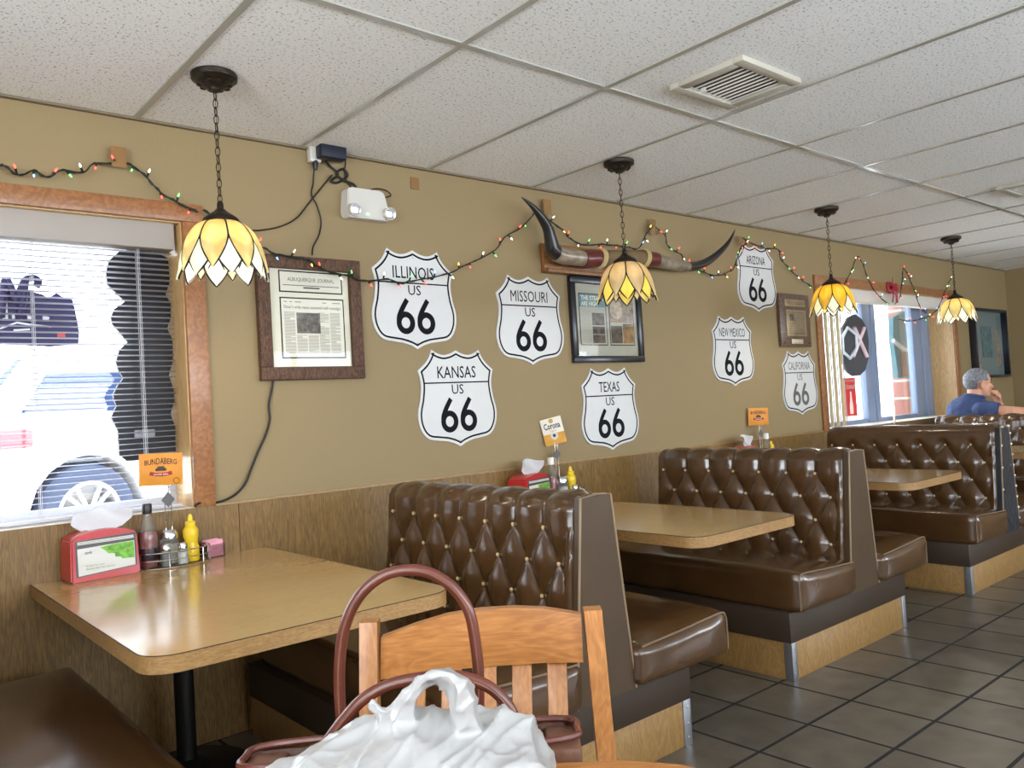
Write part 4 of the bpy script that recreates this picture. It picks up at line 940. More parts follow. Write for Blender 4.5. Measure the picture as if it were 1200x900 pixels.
# ------------------------------------------------------------------ condiments
ZT = .743
M_redp = mat('red_plastic', c255(186, 44, 46), .3, coat=.4); M_nap = mat('napkin_paper', c255(238, 238, 240), .8)
M_card = mat('dispenser_card', c255(214, 214, 208), .5); M_leaf = mat('leaf_green_print', c255(112, 172, 60), .5, var=.45, vscale=55)
def dispenser(x, y, label, rz=0.05, writing=True, nap_tilt=0):
    t = thing('napkin_dispenser', label, 'napkin dispenser', (x, y, ZT+.0008), rz, 'red napkin dispensers')
    w, d, h = .118, .068, .165
    out = [(-w, 0), (-w+.004, h*.9), (-w+.02, h-.004)] + [(-w+.02+(2*w-.04)*k/8, h-.004+.016*sin(pi*k/8)) for k in range(1, 8)] + [(w-.02, h-.004), (w-.004, h*.9), (w, 0)]
    bm = B(); prism(bm, out, lambda a, z: (a, -d*(1-.12*z/h), z), lambda a, z: (a, d*(1-.12*z/h), z)); bmesh.ops.bevel(bm, geom=bm.edges[:], offset=.006, segments=2, affect='EDGES'); build(bm, 'housing', M_redp, t)
    f = lambda a, z, dd: (a, -d*(1-.12*z/h)-.0005-dd, z)
    bm = B(); q = [(-.100, .018), (.106, .030), (.106, .152), (-.100, .146)]; prism(bm, q, lambda a, z: f(a, z, .0015), lambda a, z: f(a, z, -.002)); build(bm, 'card_window', mat('window_frame_dark', c255(70, 66, 66), .3), t)
    bm = B(); q = [(-.094, .022), (.100, .033), (.100, .122), (-.094, .118)]; prism(bm, q, lambda a, z: f(a, z, .002), lambda a, z: f(a, z, 0)); cd = build(bm, 'card', M_card, t)
    bm = B(); q = [(-.02, .114), (.0, .10), (.008, .088), (.03, .086), (.032, .072), (.05, .070), (.056, .062), (.098, .060), (.098, .1205), (.03, .1195)]; prism(bm, q, lambda a, z: f(a, z, .0026), lambda a, z: f(a, z, .001)); build(bm, 'leaf_picture', M_leaf, cd)
    bm = B()
    for k in range(5): box(bm, -.093, .099, -.0605-.003, -.058, .1225+k*.0042, .1255+k*.0042)
    build(bm, 'folded_napkins', mat('napkin_stack', c255(214, 212, 206), .8), t)
    if writing:
        build(text_bm('tork', .024, .011, lambda a, z, dd: f(a-.070, z+.096, .0026), .02), 'logo', mat('logo_blue', c255(60, 76, 110), .5), cd)
        build(text_bm('Better for you.', .062, .008, lambda a, z, dd: f(a-.068, z+.050, .0026)), 'lettering', M_inkl, cd)
        build(text_bm('Better for the planet.', .098, .0085, lambda a, z, dd: f(a-.068, z+.0385, .0026)), 'lettering', mat('olive_ink', c255(150, 140, 70), .6), cd)
    bm = B(); n, mm = 16, 8; rows = []
    for i in range(mm+1):
        zz = i/mm; row = []
        for j in range(n+1):
            a = j/n*2-1; ww = .070+.036*min(1, zz*2.2)-.012*max(0, zz-.6)
            row.append(bm.verts.new((a*ww+.004+nap_tilt*zz, -.02+.028*sin(a*3+zz*2)*zz+.012*zz, h+.008+zz*.078*(1-.25*a*a)+.004*sin(a*7+1))))
        rows.append(row)
    for A, Bq in zip(rows, rows[1:]):
        for j in range(n): bm.faces.new((A[j], A[j+1], Bq[j+1], Bq[j]))
    bmesh.ops.solidify(bm, geom=bm.faces[:], thickness=.0015); build(bm, 'napkin', M_nap, t, smooth=80)
    return t
M_clear = mat('shaker_glass', c255(225, 230, 228), .06, trans=.9, ior=1.3)
M_ket = mat('ketchup_red', c255(150, 28, 20), .15, coat=.5); M_mus = mat('mustard_yellow', c255(232, 196, 40), .35, coat=.2)
def ketchup(x, y, label, capcol='bottle_cap_black'):
    t = thing('ketchup_bottle', label, 'bottle', (x, y, ZT+.004)); t['group'] = 'ketchup bottles'
    bm = B(); lathe(bm, [(.0, 0), (.030, 0), (.034, .006), (.034, .105), (.032, .125), (.024, .160), (.0155, .190), (.0145, .205), (0, .205)], seg=20); build(bm, 'glass_bottle', M_clear, t)
    bm = B(); lathe(bm, [(.0, .003), (.029, .003), (.0325, .008), (.0325, .105), (.0305, .124), (.0275, .138), (0, .140)], seg=20); build(bm, 'ketchup', M_ket, t)
    bm = B(); lathe(bm, [(.0345, .030), (.0349, .031), (.0349, .074), (.0345, .075)], seg=20); build(bm, 'label_band', mat('label_dark', c255(40, 24, 34), .4, var=.5, vscale=60), t)
    bm = B(); lathe(bm, [(.0, .204), (.0165, .204), (.0175, .208), (.0175, .238), (.015, .243), (0, .243)], seg=20); build(bm, 'cap', mat('cap_white', c255(232, 230, 226), .4) if capcol == 'w' else mat('bottle_cap_dark', c255(44, 38, 38), .35), t)
    return t
def shaker(x, y, label, fillc, h=.085, r=.019, kind='salt shaker'):
    t = thing(kind.replace(' ', '_'), label, 'shaker', (x, y, ZT+.006)); t['group'] = 'glass shakers'
    bm = B(); lathe(bm, [(0, 0), (r*.95, 0), (r, .004), (r*.92, h*.68), (r*.8, h*.72), (0, h*.72)], seg=18); build(bm, 'glass_jar', M_clear, t)
    bm = B(); lathe(bm, [(0, .003), (r*.86, .003), (r*.84, h*.55), (0, h*.55)], seg=18); build(bm, 'filling', mat('fill_'+'%d%d%d' % fillc, c255(*fillc), .8, var=.2, vscale=120), t)
    bm = B(); lathe(bm, [(r*.86, h*.70), (r*.94, h*.72), (r*.94, h*.86), (r*.7, h*.97), (0, h)], seg=18); build(bm, 'lid', M_chrome, t)
    return t
def sugar(x, y, label):
    t = shaker(x, y, label, (226, 222, 214), .135, .036, 'sugar shaker'); t['category'] = 'shaker'; return t
def mustard(x, y, label):
    t = thing('mustard_bottle', label, 'bottle', (x, y, ZT+.004)); t['group'] = 'yellow mustard bottles'
    bm = B(); lathe(bm, [(0, 0), (.026, 0), (.029, .006), (.029, .055), (.025, .066), (.025, .082), (.029, .095), (.029, .120), (.022, .134), (.016, .138), (0, .138)], seg=20); build(bm, 'squeeze_body', M_mus, t)
    bm = B(); lathe(bm, [(0, .137), (.019, .137), (.020, .152), (.010, .158), (.009, .172), (.004, .182), (0, .182)], seg=18); build(bm, 'nozzle_cap', mat('mustard_cap', c255(240, 206, 50), .35), t)
    return t
def packets(x, y, label, rz=.3):
    t = thing('sweetener_holder', label, 'packet holder', (x, y, ZT+.0005), rz)
    bm = B()
    for q in ((-.04, .04, -.028, -.026), (-.04, .04, .026, .028), (-.04, -.038, -.026, .026), (.038, .04, -.026, .026)): box(bm, q[0], q[1], q[2], q[3], 0, .052)
    box(bm, -.04, .04, -.028, .028, 0, .003); build(bm, 'clear_tray', clear_glass('clear_plastic', (.9, .88, .88, 1), .2), t)
    for k in range(8):
        bm = B(); box(bm, -.034, .034, -.0012, .0012, 0, .062+.004*sin(k*2.3)); o = build(bm, 'packet', mat('pink_packet', c255(236, 166, 186), .6, var=.2, vscale=45) if k % 3 != 2 else mat('red_packet', c255(160, 50, 60), .6), t); o.location = (0, -.021+k*.006, .004); o.rotation_euler = (.05*sin(k), 0, .04*sin(k*3))
    return t
def caddy(x, y, label, cardfn, rz=0.0, card_rz=0, hh=.30):
    t = thing('wire_caddy', label, 'caddy', (x, y, ZT+.0005), rz, 'wire condiment caddies')
    rx, ry = .135, .078; ell = lambda z, n=36: [(rx*cos(2*pi*k/n), ry*sin(2*pi*k/n), z) for k in range(n)]
    bm = B(); tube(bm, ell(.004), .0025, 6, closed=True); tube(bm, ell(.034), .002, 6, closed=True); tube(bm, ell(.062), .0022, 6, closed=True)
    for k in range(0, 36, 6): a = 2*pi*(k+1)/36; tube(bm, [(rx*cos(a), ry*sin(a), .004), (rx*cos(a), ry*sin(a), .062)], .002, 6)
    for k in range(-5, 6): xx = k*.024; yy = ry*sqrt(max(0, 1-(xx/rx)**2)); tube(bm, [(xx, -yy, .003), (xx, yy, .003)], .0013, 5)
    build(bm, 'basket', M_chrome, t)
    bm = B()
    for s in (-.012, .012): tube(bm, [(s, .05, .004), (s, .05, hh-.06), (s*.9, .05, hh)], .0018, 6)
    tube(bm, [(.011*cos(2*pi*k/16), .05, hh+.011*sin(2*pi*k/16)) for k in range(16)], .0016, 5, closed=True); build(bm, 'handle_wire', M_chrome, t)
    bm = B(); prism(bm, [(0, -.03), (.026, 0), (0, .03), (-.026, 0)], lambda a, z: (a, .046, hh-.055+z), lambda a, z: (a, .049, hh-.055+z)); build(bm, 'diamond_plate', mat('dull_grey_plate', c255(92, 90, 90), .5), t)
    c = cardfn(t, hh); c.rotation_euler = (0, -.2 if cardfn is card_beer else .03, card_rz)
    return t
M_org = mat('card_orange', c255(212, 138, 40), .5, var=.1, vscale=18)
def card_orange(t, hh):
    f = lambda ox, oz, d0=.001: (lambda a, z, d: (a+ox, -d0-d, z+oz))
    bm = B(); box(bm, -.078, .078, 0, .003, 0, .125, .001); c = build(bm, 'table_card', M_org, t, label='orange drink card'); c.location = (-.025, .045, hh+.004)
    arc = text_bm('BUNDABERG', .116, .026, lambda a, z, d: (a-.058, -.0012, z*(1-.25*abs(a-.058)/.058)+.082-.20*(abs(a-.058)**1.5)), .012); build(arc, 'lettering', mat('card_brown', c255(62, 36, 22), .5), c)
    bm = B(); ribbon(bm, [(-.04, .036), (-.02, .031), (0, .0295), (.02, .031), (.04, .036)], .014, f(0, .012)); build(bm, 'banner', mat('card_red', c255(150, 32, 34), .5), c)
    build(text_bm('GINGER BEER', .054, .006, f(-.027, .0395, .002)), 'banner_lettering', M_paper, c)
    bm = B(); box(bm, -.02, .02, -.0012, .0, .056, .064); box(bm, -.012, .012, -.0012, .0, .064, .074); lathe(bm, [(0, 0), (.007, 0), (0, .001)], (-.012, -.0014, .062), 12, Matrix.Rotation(radians(90), 3, 'X')); lathe(bm, [(0, 0), (.007, 0), (0, .001)], (.012, -.0014, .062), 12, Matrix.Rotation(radians(90), 3, 'X')); build(bm, 'barrel_picture', mat('card_dark', c255(70, 44, 34), .5), c)
    bm = B(); tube(bm, [(.056+.011*cos(2*pi*k/16), -.0012, .016+.011*sin(2*pi*k/16)) for k in range(16)], .001, 4, closed=True); build(bm, 'stamp', mat('card_brown', c255(62, 36, 22), .5), c)
    return c
def card_beer(t, hh):
    bm = B(); box(bm, -.06, .06, 0, .003, 0, .15, .001); c = build(bm, 'table_card', mat('card_cream', c255(226, 220, 204), .5), t, label='cream and gold beer card tilted on its wire'); c.location = (0, .045, hh)
    f = lambda ox, oz, d0=.001: (lambda a, z, d: (a+ox, -d0-d, z+oz))
    build(box(B(), -.06, .06, -.0012, .001, 0, .062), 'gold_band', mat('card_gold', c255(208, 150, 52), .5, var=.15, vscale=30), c)
    build(text_bm('Corona', .092, .036, f(-.046, .088), .02), 'lettering', mat('card_navy', c255(36, 44, 84), .5), c)
    build(text_bm('Light', .036, .014, f(-.018, .068), .01), 'lettering', mat('card_goldink', c255(190, 150, 70), .5), c)
    bm = B(); prism(bm, [(-.02, .066), (.02, .066), (.019, .036), (0, .024), (-.019, .036)], lambda a, z: (a, -.0022, z), lambda a, z: (a, 0, z)); build(bm, 'crest', M_white, c)
    bm = B(); lathe(bm, [(0, 0), (.013, 0), (0, .001)], (0, -.0012, .133), 14, Matrix.Rotation(radians(90), 3, 'X')); build(bm, 'seal', mat('card_goldink', c255(190, 150, 70), .5), c)
    bm = B(); box(bm, -.008, .008, -.003, -.001, .042, .058); build(bm, 'crest_mark', mat('card_navy', c255(36, 44, 84), .5), c)
    return c
dispenser(.775, -.085, 'red napkin dispenser with a green leaf card on the first table', .06)
caddy(1.035, -.105, 'chrome wire caddy with orange drink card beside the first red dispenser', card_orange, .04, -.3, .305)
ketchup(.945, -.085, 'half full ketchup bottle in the caddy on the first table')
sugar(1.025, -.075, 'glass sugar shaker with chrome lid in the first table caddy')
shaker(.992, -.135, 'pepper shaker of dark grains in the first table caddy', (120, 112, 104), kind='pepper shaker')
shaker(1.052, -.145, 'salt shaker of white grains in the first table caddy', (235, 234, 230), kind='salt shaker')
mustard(1.105, -.085, 'yellow mustard bottle in the first table caddy')
packets(1.198, -.055, 'clear tray of pink sweetener packets on the first table', .2)
D2 = dispenser(onp(623, 560, 1, -.1).x-.02, -.1, 'red napkin dispenser behind the first bench back, on the second table', .25, True, .0)
x2 = onp(650, 540, 1, -.1).x
caddy(x2+.06, -.105, 'wire caddy with the cream and gold beer card on the second table', card_beer, 0, -.7, .315)
ketchup(x2-.015, -.085, 'white capped sauce bottle in the caddy on the second table', 'w')
sugar(x2+.055, -.09, 'glass sugar shaker in the caddy on the second table')
mustard(x2+.13, -.085, 'yellow mustard bottle in the caddy on the second table')
shaker(x2+.095, -.15, 'small chrome lidded shaker in the caddy on the second table', (235, 234, 230), kind='salt shaker')
x3 = onp(893, 505, 1, -.1).x
dispenser(x3-.225, -.1, 'red napkin dispenser with upright square napkin on the third table', .3, False, -.01)
caddy(x3+.05, -.105, 'wire caddy with small orange card on the third table', card_orange, 0, -.5, .30)
ketchup(x3+.015, -.12, 'white capped ketchup bottle in the caddy on the third table', 'w')
mustard(x3+.12, -.09, 'yellow mustard bottle in the caddy on the third table')
x4 = onp(1053, 492, 1, -.1).x
caddy(x4, -.11, 'wire caddy on the farthest table against the bright window', card_beer, 0, .55, .22)
shaker(x4+.04, -.11, 'steel lidded shaker in the caddy on the farthest table', (200, 190, 180), .17, .03, kind='sugar shaker')

# ------------------------------------------------------------------ foreground: table, chair, handbag, carrier bag
ROT = YAW-pi/2
def loc(u, v, t):
    p = dp(u, v, t)-CAM; return Vector((p.x*sin(YAW)-p.y*cos(YAW), p.x*cos(YAW)+p.y*sin(YAW), p.z+CAM.z))
def fg(name, label, cat, X, Y, z):
    o = Vector((CAM.x, CAM.y, 0))+Vector((sin(YAW), -cos(YAW), 0))*X+Vector((cos(YAW), sin(YAW), 0))*Y
    return thing(name, label, cat, (o.x, o.y, z), ROT)
M_chair = wood('maple_chair', c255(156, 98, 46), c255(184, 124, 64), (1.2, 10, 10), .35, .25, fine=.6)
M_post = wood('maple_post', c255(156, 98, 46), c255(184, 124, 64), (10, 10, 1.2), .35, .25, fine=.6)
def chair():
    Yc = 1.46; t = fg('wooden_chair', 'honey coloured wooden chair with slatted back, facing the camera table', 'chair', 0, 0, 0)
    L = lambda u, v, dt=0: loc(u, v, Yc+dt)
    for (ut, vt, ub, vb) in ((426.5, 737, 436, 960), (697.5, 722, 714, 935)):
        a = L(ut, vt); b = L(ub, vb); b2 = Vector((b.x+(b.x-a.x)*.5, Yc-.02, .45)); c = Vector((b2.x, Yc+.05, 0.0))
        a = Vector((a.x, Yc+.07, a.z)); bm = B()
        P = spline([a, (a+b2)/2+Vector((0, .005, 0)), b2, c], 6); rings = []
        for i, p in enumerate(P):
            w, d = .0165, .017
            rings.append([bm.verts.new((p.x+sx*w, p.y+sy*d, p.z)) for sx, sy in ((-1, -1), (1, -1), (1, 1), (-1, 1))])
        for A, Bq in zip(rings, rings[1:]):
            for k in range(4): bm.faces.new((A[k], A[(k+1) % 4], Bq[(k+1) % 4], Bq[k]))
        bm.faces.new(rings[0]); bm.faces.new(rings[-1][::-1])
        bmesh.ops.bevel(bm, geom=[e for e in bm.edges if e.calc_face_angle(0) > .5], offset=.005, segments=2, affect='EDGES'); build(bm, 'back_post', M_post, t)
    top = [L(u, v) for u, v in ((441, 757), (480, 744), (520, 733), (560, 727), (600, 724), (640, 724), (684, 729))]
    bot = [L(u, v) for u, v in ((441, 806), (480, 803), (520, 799), (560, 795), (600, 792), (640, 788), (686, 785))]
    bm = B(); rows = []; n = 6
    for k in range(7):
        q = k/6*2-1; cy = Yc+.075+.022*(1-q*q); rows.append([bm.verts.new(p) for p in ((top[k].x, cy-.011, top[k].z), (top[k].x, cy+.011, top[k].z), (bot[k].x, cy+.004, bot[k].z), (bot[k].x, cy-.018, bot[k].z))])
    for A, Bq in zip(rows, rows[1:]):
        for k in range(4): bm.faces.new((A[k], A[(k+1) % 4], Bq[(k+1) % 4], Bq[k]))
    bm.faces.new(rows[0]); bm.faces.new(rows[-1]); bmesh.ops.bevel(bm, geom=[e for e in bm.edges if e.calc_face_angle(0) > .6], offset=.004, segments=2, affect='EDGES'); build(bm, 'crest_rail', M_chair, t)
    for u in (483, 526, 569, 612, 655):
        bm = B(); a = L(u, 797); b = L(u+1, 905); q = (u-569)/130; cy = Yc+.072+.02*(1-q*q)
        z0 = .50; x0 = a.x+(b.x-a.x)*(a.z-z0)/(a.z-b.z); w = .0185
        box(bm, -w, w, -.006, .006, 0, a.z-z0+.012, .003)
        for v_ in bm.verts: s = v_.co.z/(a.z-z0); v_.co.x += x0+(a.x-x0)*s; v_.co.y += Yc-.02+(cy-3e-3-Yc+.02)*s; v_.co.z += z0
        build(bm, 'back_slat', M_post, t)
    xl, xr = L(436, 960).x-.012, L(714, 935).x+.012; xm = (xl+xr)/2
    bm = B(); box(bm, xl+.02, xr-.02, Yc-.045, Yc-.02, .49, .52, .004); build(bm, 'lower_rail', M_chair, t)
    bm = B(); prism(bm, [(xl+.02, Yc-.02), (xr-.02, Yc-.02), (xr+.02, Yc-.43), (xl-.02, Yc-.43)], lambda x, y: (x, y, .43), lambda x, y: (x, y, .455)); bmesh.ops.bevel(bm, geom=bm.edges[:], offset=.008, segments=3, affect='EDGES'); build(bm, 'seat', M_chair, t)
    for x in (xl+.015, xr-.015):
        bm = B(); tube(bm, [(x, Yc-.40, .44), (x, Yc-.40, .2), (x, Yc-.40, 0)], [.02, .018, .014], 12); build(bm, 'leg', M_post, t)
        bm = B(); tube(bm, [(x, Yc-.40, .18), (x, Yc+.03, .18)], .01, 10); build(bm, 'stretcher', M_chair, t)
chair()
def front_table():
    z = .755; a = hp(680, 893, z)-CAM; A = Vector((a.x*sin(YAW)-a.y*cos(YAW), a.x*cos(YAW)+a.y*sin(YAW)))
    t = fg('dining_table', 'wooden table edge nearest the camera, under the white carrier bag', 'table', 0, 0, 0)
    d = Vector((1, -.03)).normalized(); nrm = Vector((d.y, -d.x))
    c0 = A-d*.46; c1 = A+d*.22; P = [c0, c1, c1+nrm*.80, c0+nrm*.80]; out = []
    for i, p in enumerate(P):
        pa = (P[i-1]-p).normalized(); pb = (P[(i+1) % 4]-p).normalized(); r = .16
        s, e = p+pa*r, p+pb*r
        for k in range(8): q = k/7; out.append(((1-q)**2*s.x+2*q*(1-q)*p.x+q*q*e.x, (1-q)**2*s.y+2*q*(1-q)*p.y+q*q*e.y))
    bm = B(); prism(bm, out, lambda x, y: (x, y, z-.035), lambda x, y: (x, y, z)); bmesh.ops.bevel(bm, geom=[e for e in bm.edges if abs(e.verts[0].co.z-e.verts[1].co.z) < 1e-6], offset=.008, segments=3, affect='EDGES'); build(bm, 'tabletop', M_chair, t)
    m = (c0+c1)/2+nrm*.40; bm = B(); tube(bm, [(m.x, m.y, .04), (m.x, m.y, z-.03)], .045, 16); build(bm, 'column', M_blackm, t)
    bm = B(); lathe(bm, [(.26, 0), (.26, .015), (.09, .035), (.045, .06)], (m.x, m.y, 0), 24); build(bm, 'foot', M_blackm, t)
front_table()
M_lea = mat('brown_leather', c255(98, 54, 38), .38, coat=.25, bump=.25, bscale=60, var=.3, vscale=14); M_lea2 = mat('oxblood_handle', c255(94, 44, 32), .35, coat=.3, var=.12, vscale=20); M_lea3 = mat('tan_patch_leather', c255(112, 76, 58), .5, bump=.3, var=.3, vscale=20)
def handbag():
    Yb = 1.30; L = lambda u, v, dt=0: loc(u, v, Yb+dt)
    t = fg('handbag', 'brown leather handbag with two upright handles, on the chair behind the carrier bag', 'handbag', 0, 0, 0)
    zt0, zt1 = L(300, 885).z, L(672, 852).z; x0, x1 = L(292, 890).x, L(676, 870).x; zb = .458
    bm = B(); rows = []; nn = 40
    for i in range(12):
        q = i/11; z = zb+q*((zt0+zt1)/2-zb); row = []
        for k in range(nn):
            a = 2*pi*k/nn; ca, sa = cos(a), sin(a); ex = .45; sx = math.copysign(abs(ca)**ex, ca); sy = math.copysign(abs(sa)**ex, sa)
            w = (x1-x0)/2*(.92+.08*q+.03*sin(pi*q)); d = .07*(1-.45*q)+.02*sin(pi*q)
            x = (x0+x1)/2+sx*w; zz = z+((zt1-zt0)*(x-(x0+x1)/2)/(x1-x0))*q
            P = Vector((x, Yb+sy*d, zz)); P += Vector((0, 1, .4))*mnoise.noise(P*12)*.012*q; row.append(bm.verts.new(P))
        rows.append(row)
    for A, Bq in zip(rows, rows[1:]):
        for k in range(nn): bm.faces.new((A[k], A[(k+1) % nn], Bq[(k+1) % nn], Bq[k]))
    bm.faces.new(rows[0][::-1]); bmesh.ops.solidify(bm, geom=bm.faces[:], thickness=.004); body = build(bm, 'bag_body', M_lea, t, smooth=60)
    bm = B(); tube(bm, spline([Vector(r) for r in [(x0+.0, Yb, zt0+.004), (x0+.03, Yb-.045, zt0+.006), ((x0+x1)/2, Yb-.05, (zt0+zt1)/2+.004), (x1-.03, Yb-.045, zt1+.006), (x1, Yb, zt1+.004), (x1-.03, Yb+.045, zt1+.004), ((x0+x1)/2, Yb+.05, (zt0+zt1)/2+.004), (x0+.03, Yb+.045, zt0+.004)]], 5, True), .006, 8, closed=True); build(bm, 'rim', M_lea2, body)
    bm = B(); box(bm, x1-.05, x1+.004, Yb-.055, Yb+.05, zt1-.055, zt1-.004, .008); build(bm, 'patch_panel', M_lea3, body)
    bm = B(); box(bm, x0-.002, x0+.06, Yb-.055, Yb+.05, zt0-.05, zt0-.004, .008); build(bm, 'patch_panel', M_lea3, body)
    for pts, dt in (([(404, 880), (399, 830), (398, 780), (404, 735), (420, 700), (445, 677), (475, 668), (505, 672), (532, 690), (550, 718), (558, 760), (561, 800), (560, 850), (556, 890)], .04), ([(372, 890), (385, 868), (402, 845), (425, 820), (455, 803), (490, 795), (525, 792), (555, 797), (580, 810), (598, 832), (606, 860), (608, 890)], -.045)):
        P = spline([L(u, v, dt) for u, v in pts], 6); bm = B(); tube(bm, P, .0095, 12); h = build(bm, 'handle', M_lea2, t)
        bm = B(); Q = [p+Vector((0, -.0095, 0)) for p in P]; tube(bm, Q, .0014, 5); build(bm, 'stitching', M_lea3, h)
handbag()
def plastic_bag():
    Yb = 1.02; zt = .7555; L = lambda u, v, dt=0: loc(u, v, Yb+dt)
    t = fg('carrier_bag', 'white plastic carrier bag with knotted handles on the camera table', 'bag', 0, 0, 0)
    top = [(312, 897, .0), (345, 878, .02), (390, 851, .03), (430, 833, .03), (470, 826, .02), (510, 828, .03), (550, 836, .04), (590, 833, .05), (628, 831, .05), (634, 850, .05), (645, 880, .05)]
    bm = B(); pts = [L(u, v, d) for u, v, d in top]
    for p in pts:
        bm.verts.new(p)
        bm.verts.new((p.x*1.04-.004, p.y-.12-.02*sin(p.x*30), max(zt+.004, p.z-.045)))
        bm.verts.new((p.x*1.06-.004, p.y+.05, max(zt+.003, p.z-.05)))
        bm.verts.new((p.x*1.10-.004, p.y-.19, zt+.002)); bm.verts.new((p.x*1.06-.004, p.y+.075, zt+.002))
    bmesh.ops.convex_hull(bm, input=bm.verts[:])
    b2 = B()
    def bl(pts, r): tube(b2, spline([L(u, v, d) for u, v, d in pts], 5), r, 10)
    join(bm, b2) if False else None
    hl = B()
    def strap(pts, r): tube(hl, spline([L(*p) for p in pts], 6), r, 10)
    n = 5*6
    outer = [(428, 856), (452, 827), (470, 808), (490, 792), (512, 783), (532, 784), (546, 797), (554, 820), (566, 856)]
    inner = [(484, 858), (491, 838), (492, 828), (495, 817), (501, 808), (511, 803), (520, 808), (526, 822), (532, 858)]
    V4 = []
    for (ou, ov), (iu, iv) in zip(outer, inner):
        V4.append([hl.verts.new(L(ou, ov, -.014)), hl.verts.new(L((ou+iu)/2, (ov+iv)/2, -.024)), hl.verts.new(L(iu, iv, -.012)), hl.verts.new(L(iu, iv, .012)), hl.verts.new(L((ou+iu)/2, (ov+iv)/2, .02)), hl.verts.new(L(ou, ov, .014))])
    for A, Bq in zip(V4, V4[1:]):
        for k in range(6): hl.faces.new((A[k], A[(k+1) % 6], Bq[(k+1) % 6], Bq[k]))
    hl.faces.new(V4[0]); hl.faces.new(V4[-1][::-1])
    sphere(hl, L(438, 829, 0), (.012, .012, .014))
    me = bpy.data.meshes.new('x'); hl.to_mesh(me); bm.from_mesh(me); bpy.data.meshes.remove(me); hl.free()
    bm = remesh(bm, .0036, 6)
    bm.normal_update()
    rot1 = Matrix.Rotation(.5, 3, 'Y'); rot2 = Matrix.Rotation(-.7, 3, 'Y') @ Matrix.Rotation(.4, 3, 'X')
    for v in bm.verts:
        p = v.co; q1 = rot1 @ p; q2 = rot2 @ p
        wob = mnoise.noise(p*7)*.6
        c1 = (1-abs(mnoise.noise(Vector((q1.x*7+wob, q1.y*7, q1.z*26)))))**5; c2 = (1-abs(mnoise.noise(Vector((q2.x*30, q2.y*9, q2.z*8+wob))+Vector((5, 2, 9)))))**6
        k3 = mnoise.noise(p*8+Vector((8, 8, 1))); k4 = mnoise.noise(p*17+Vector((1, 6, 2))); k5 = (1-abs(mnoise.noise(p*34+Vector((3, 1, 7)))))**4
        v.co = p+v.normal*(.007*(c1-.4)+.006*(c2-.4)+.010*k3+.005*k4+.0028*(k5-.4)); v.co.z = max(v.co.z, zt+.001)
    m = bpy.data.materials.new('white_plastic_film'); m.use_nodes = True; nt = m.node_tree; b = nt.nodes['Principled BSDF']
    b.inputs['Base Color'].default_value = c255(164, 163, 162); b.inputs['Roughness'].default_value = .3; b.inputs['Coat Weight'].default_value = .3
    b.inputs['Subsurface Weight'].default_value = .25; b.inputs['Subsurface Radius'].default_value = (.02, .02, .02)
    build(bm, 'film', m, t, smooth=75)
plastic_bag()

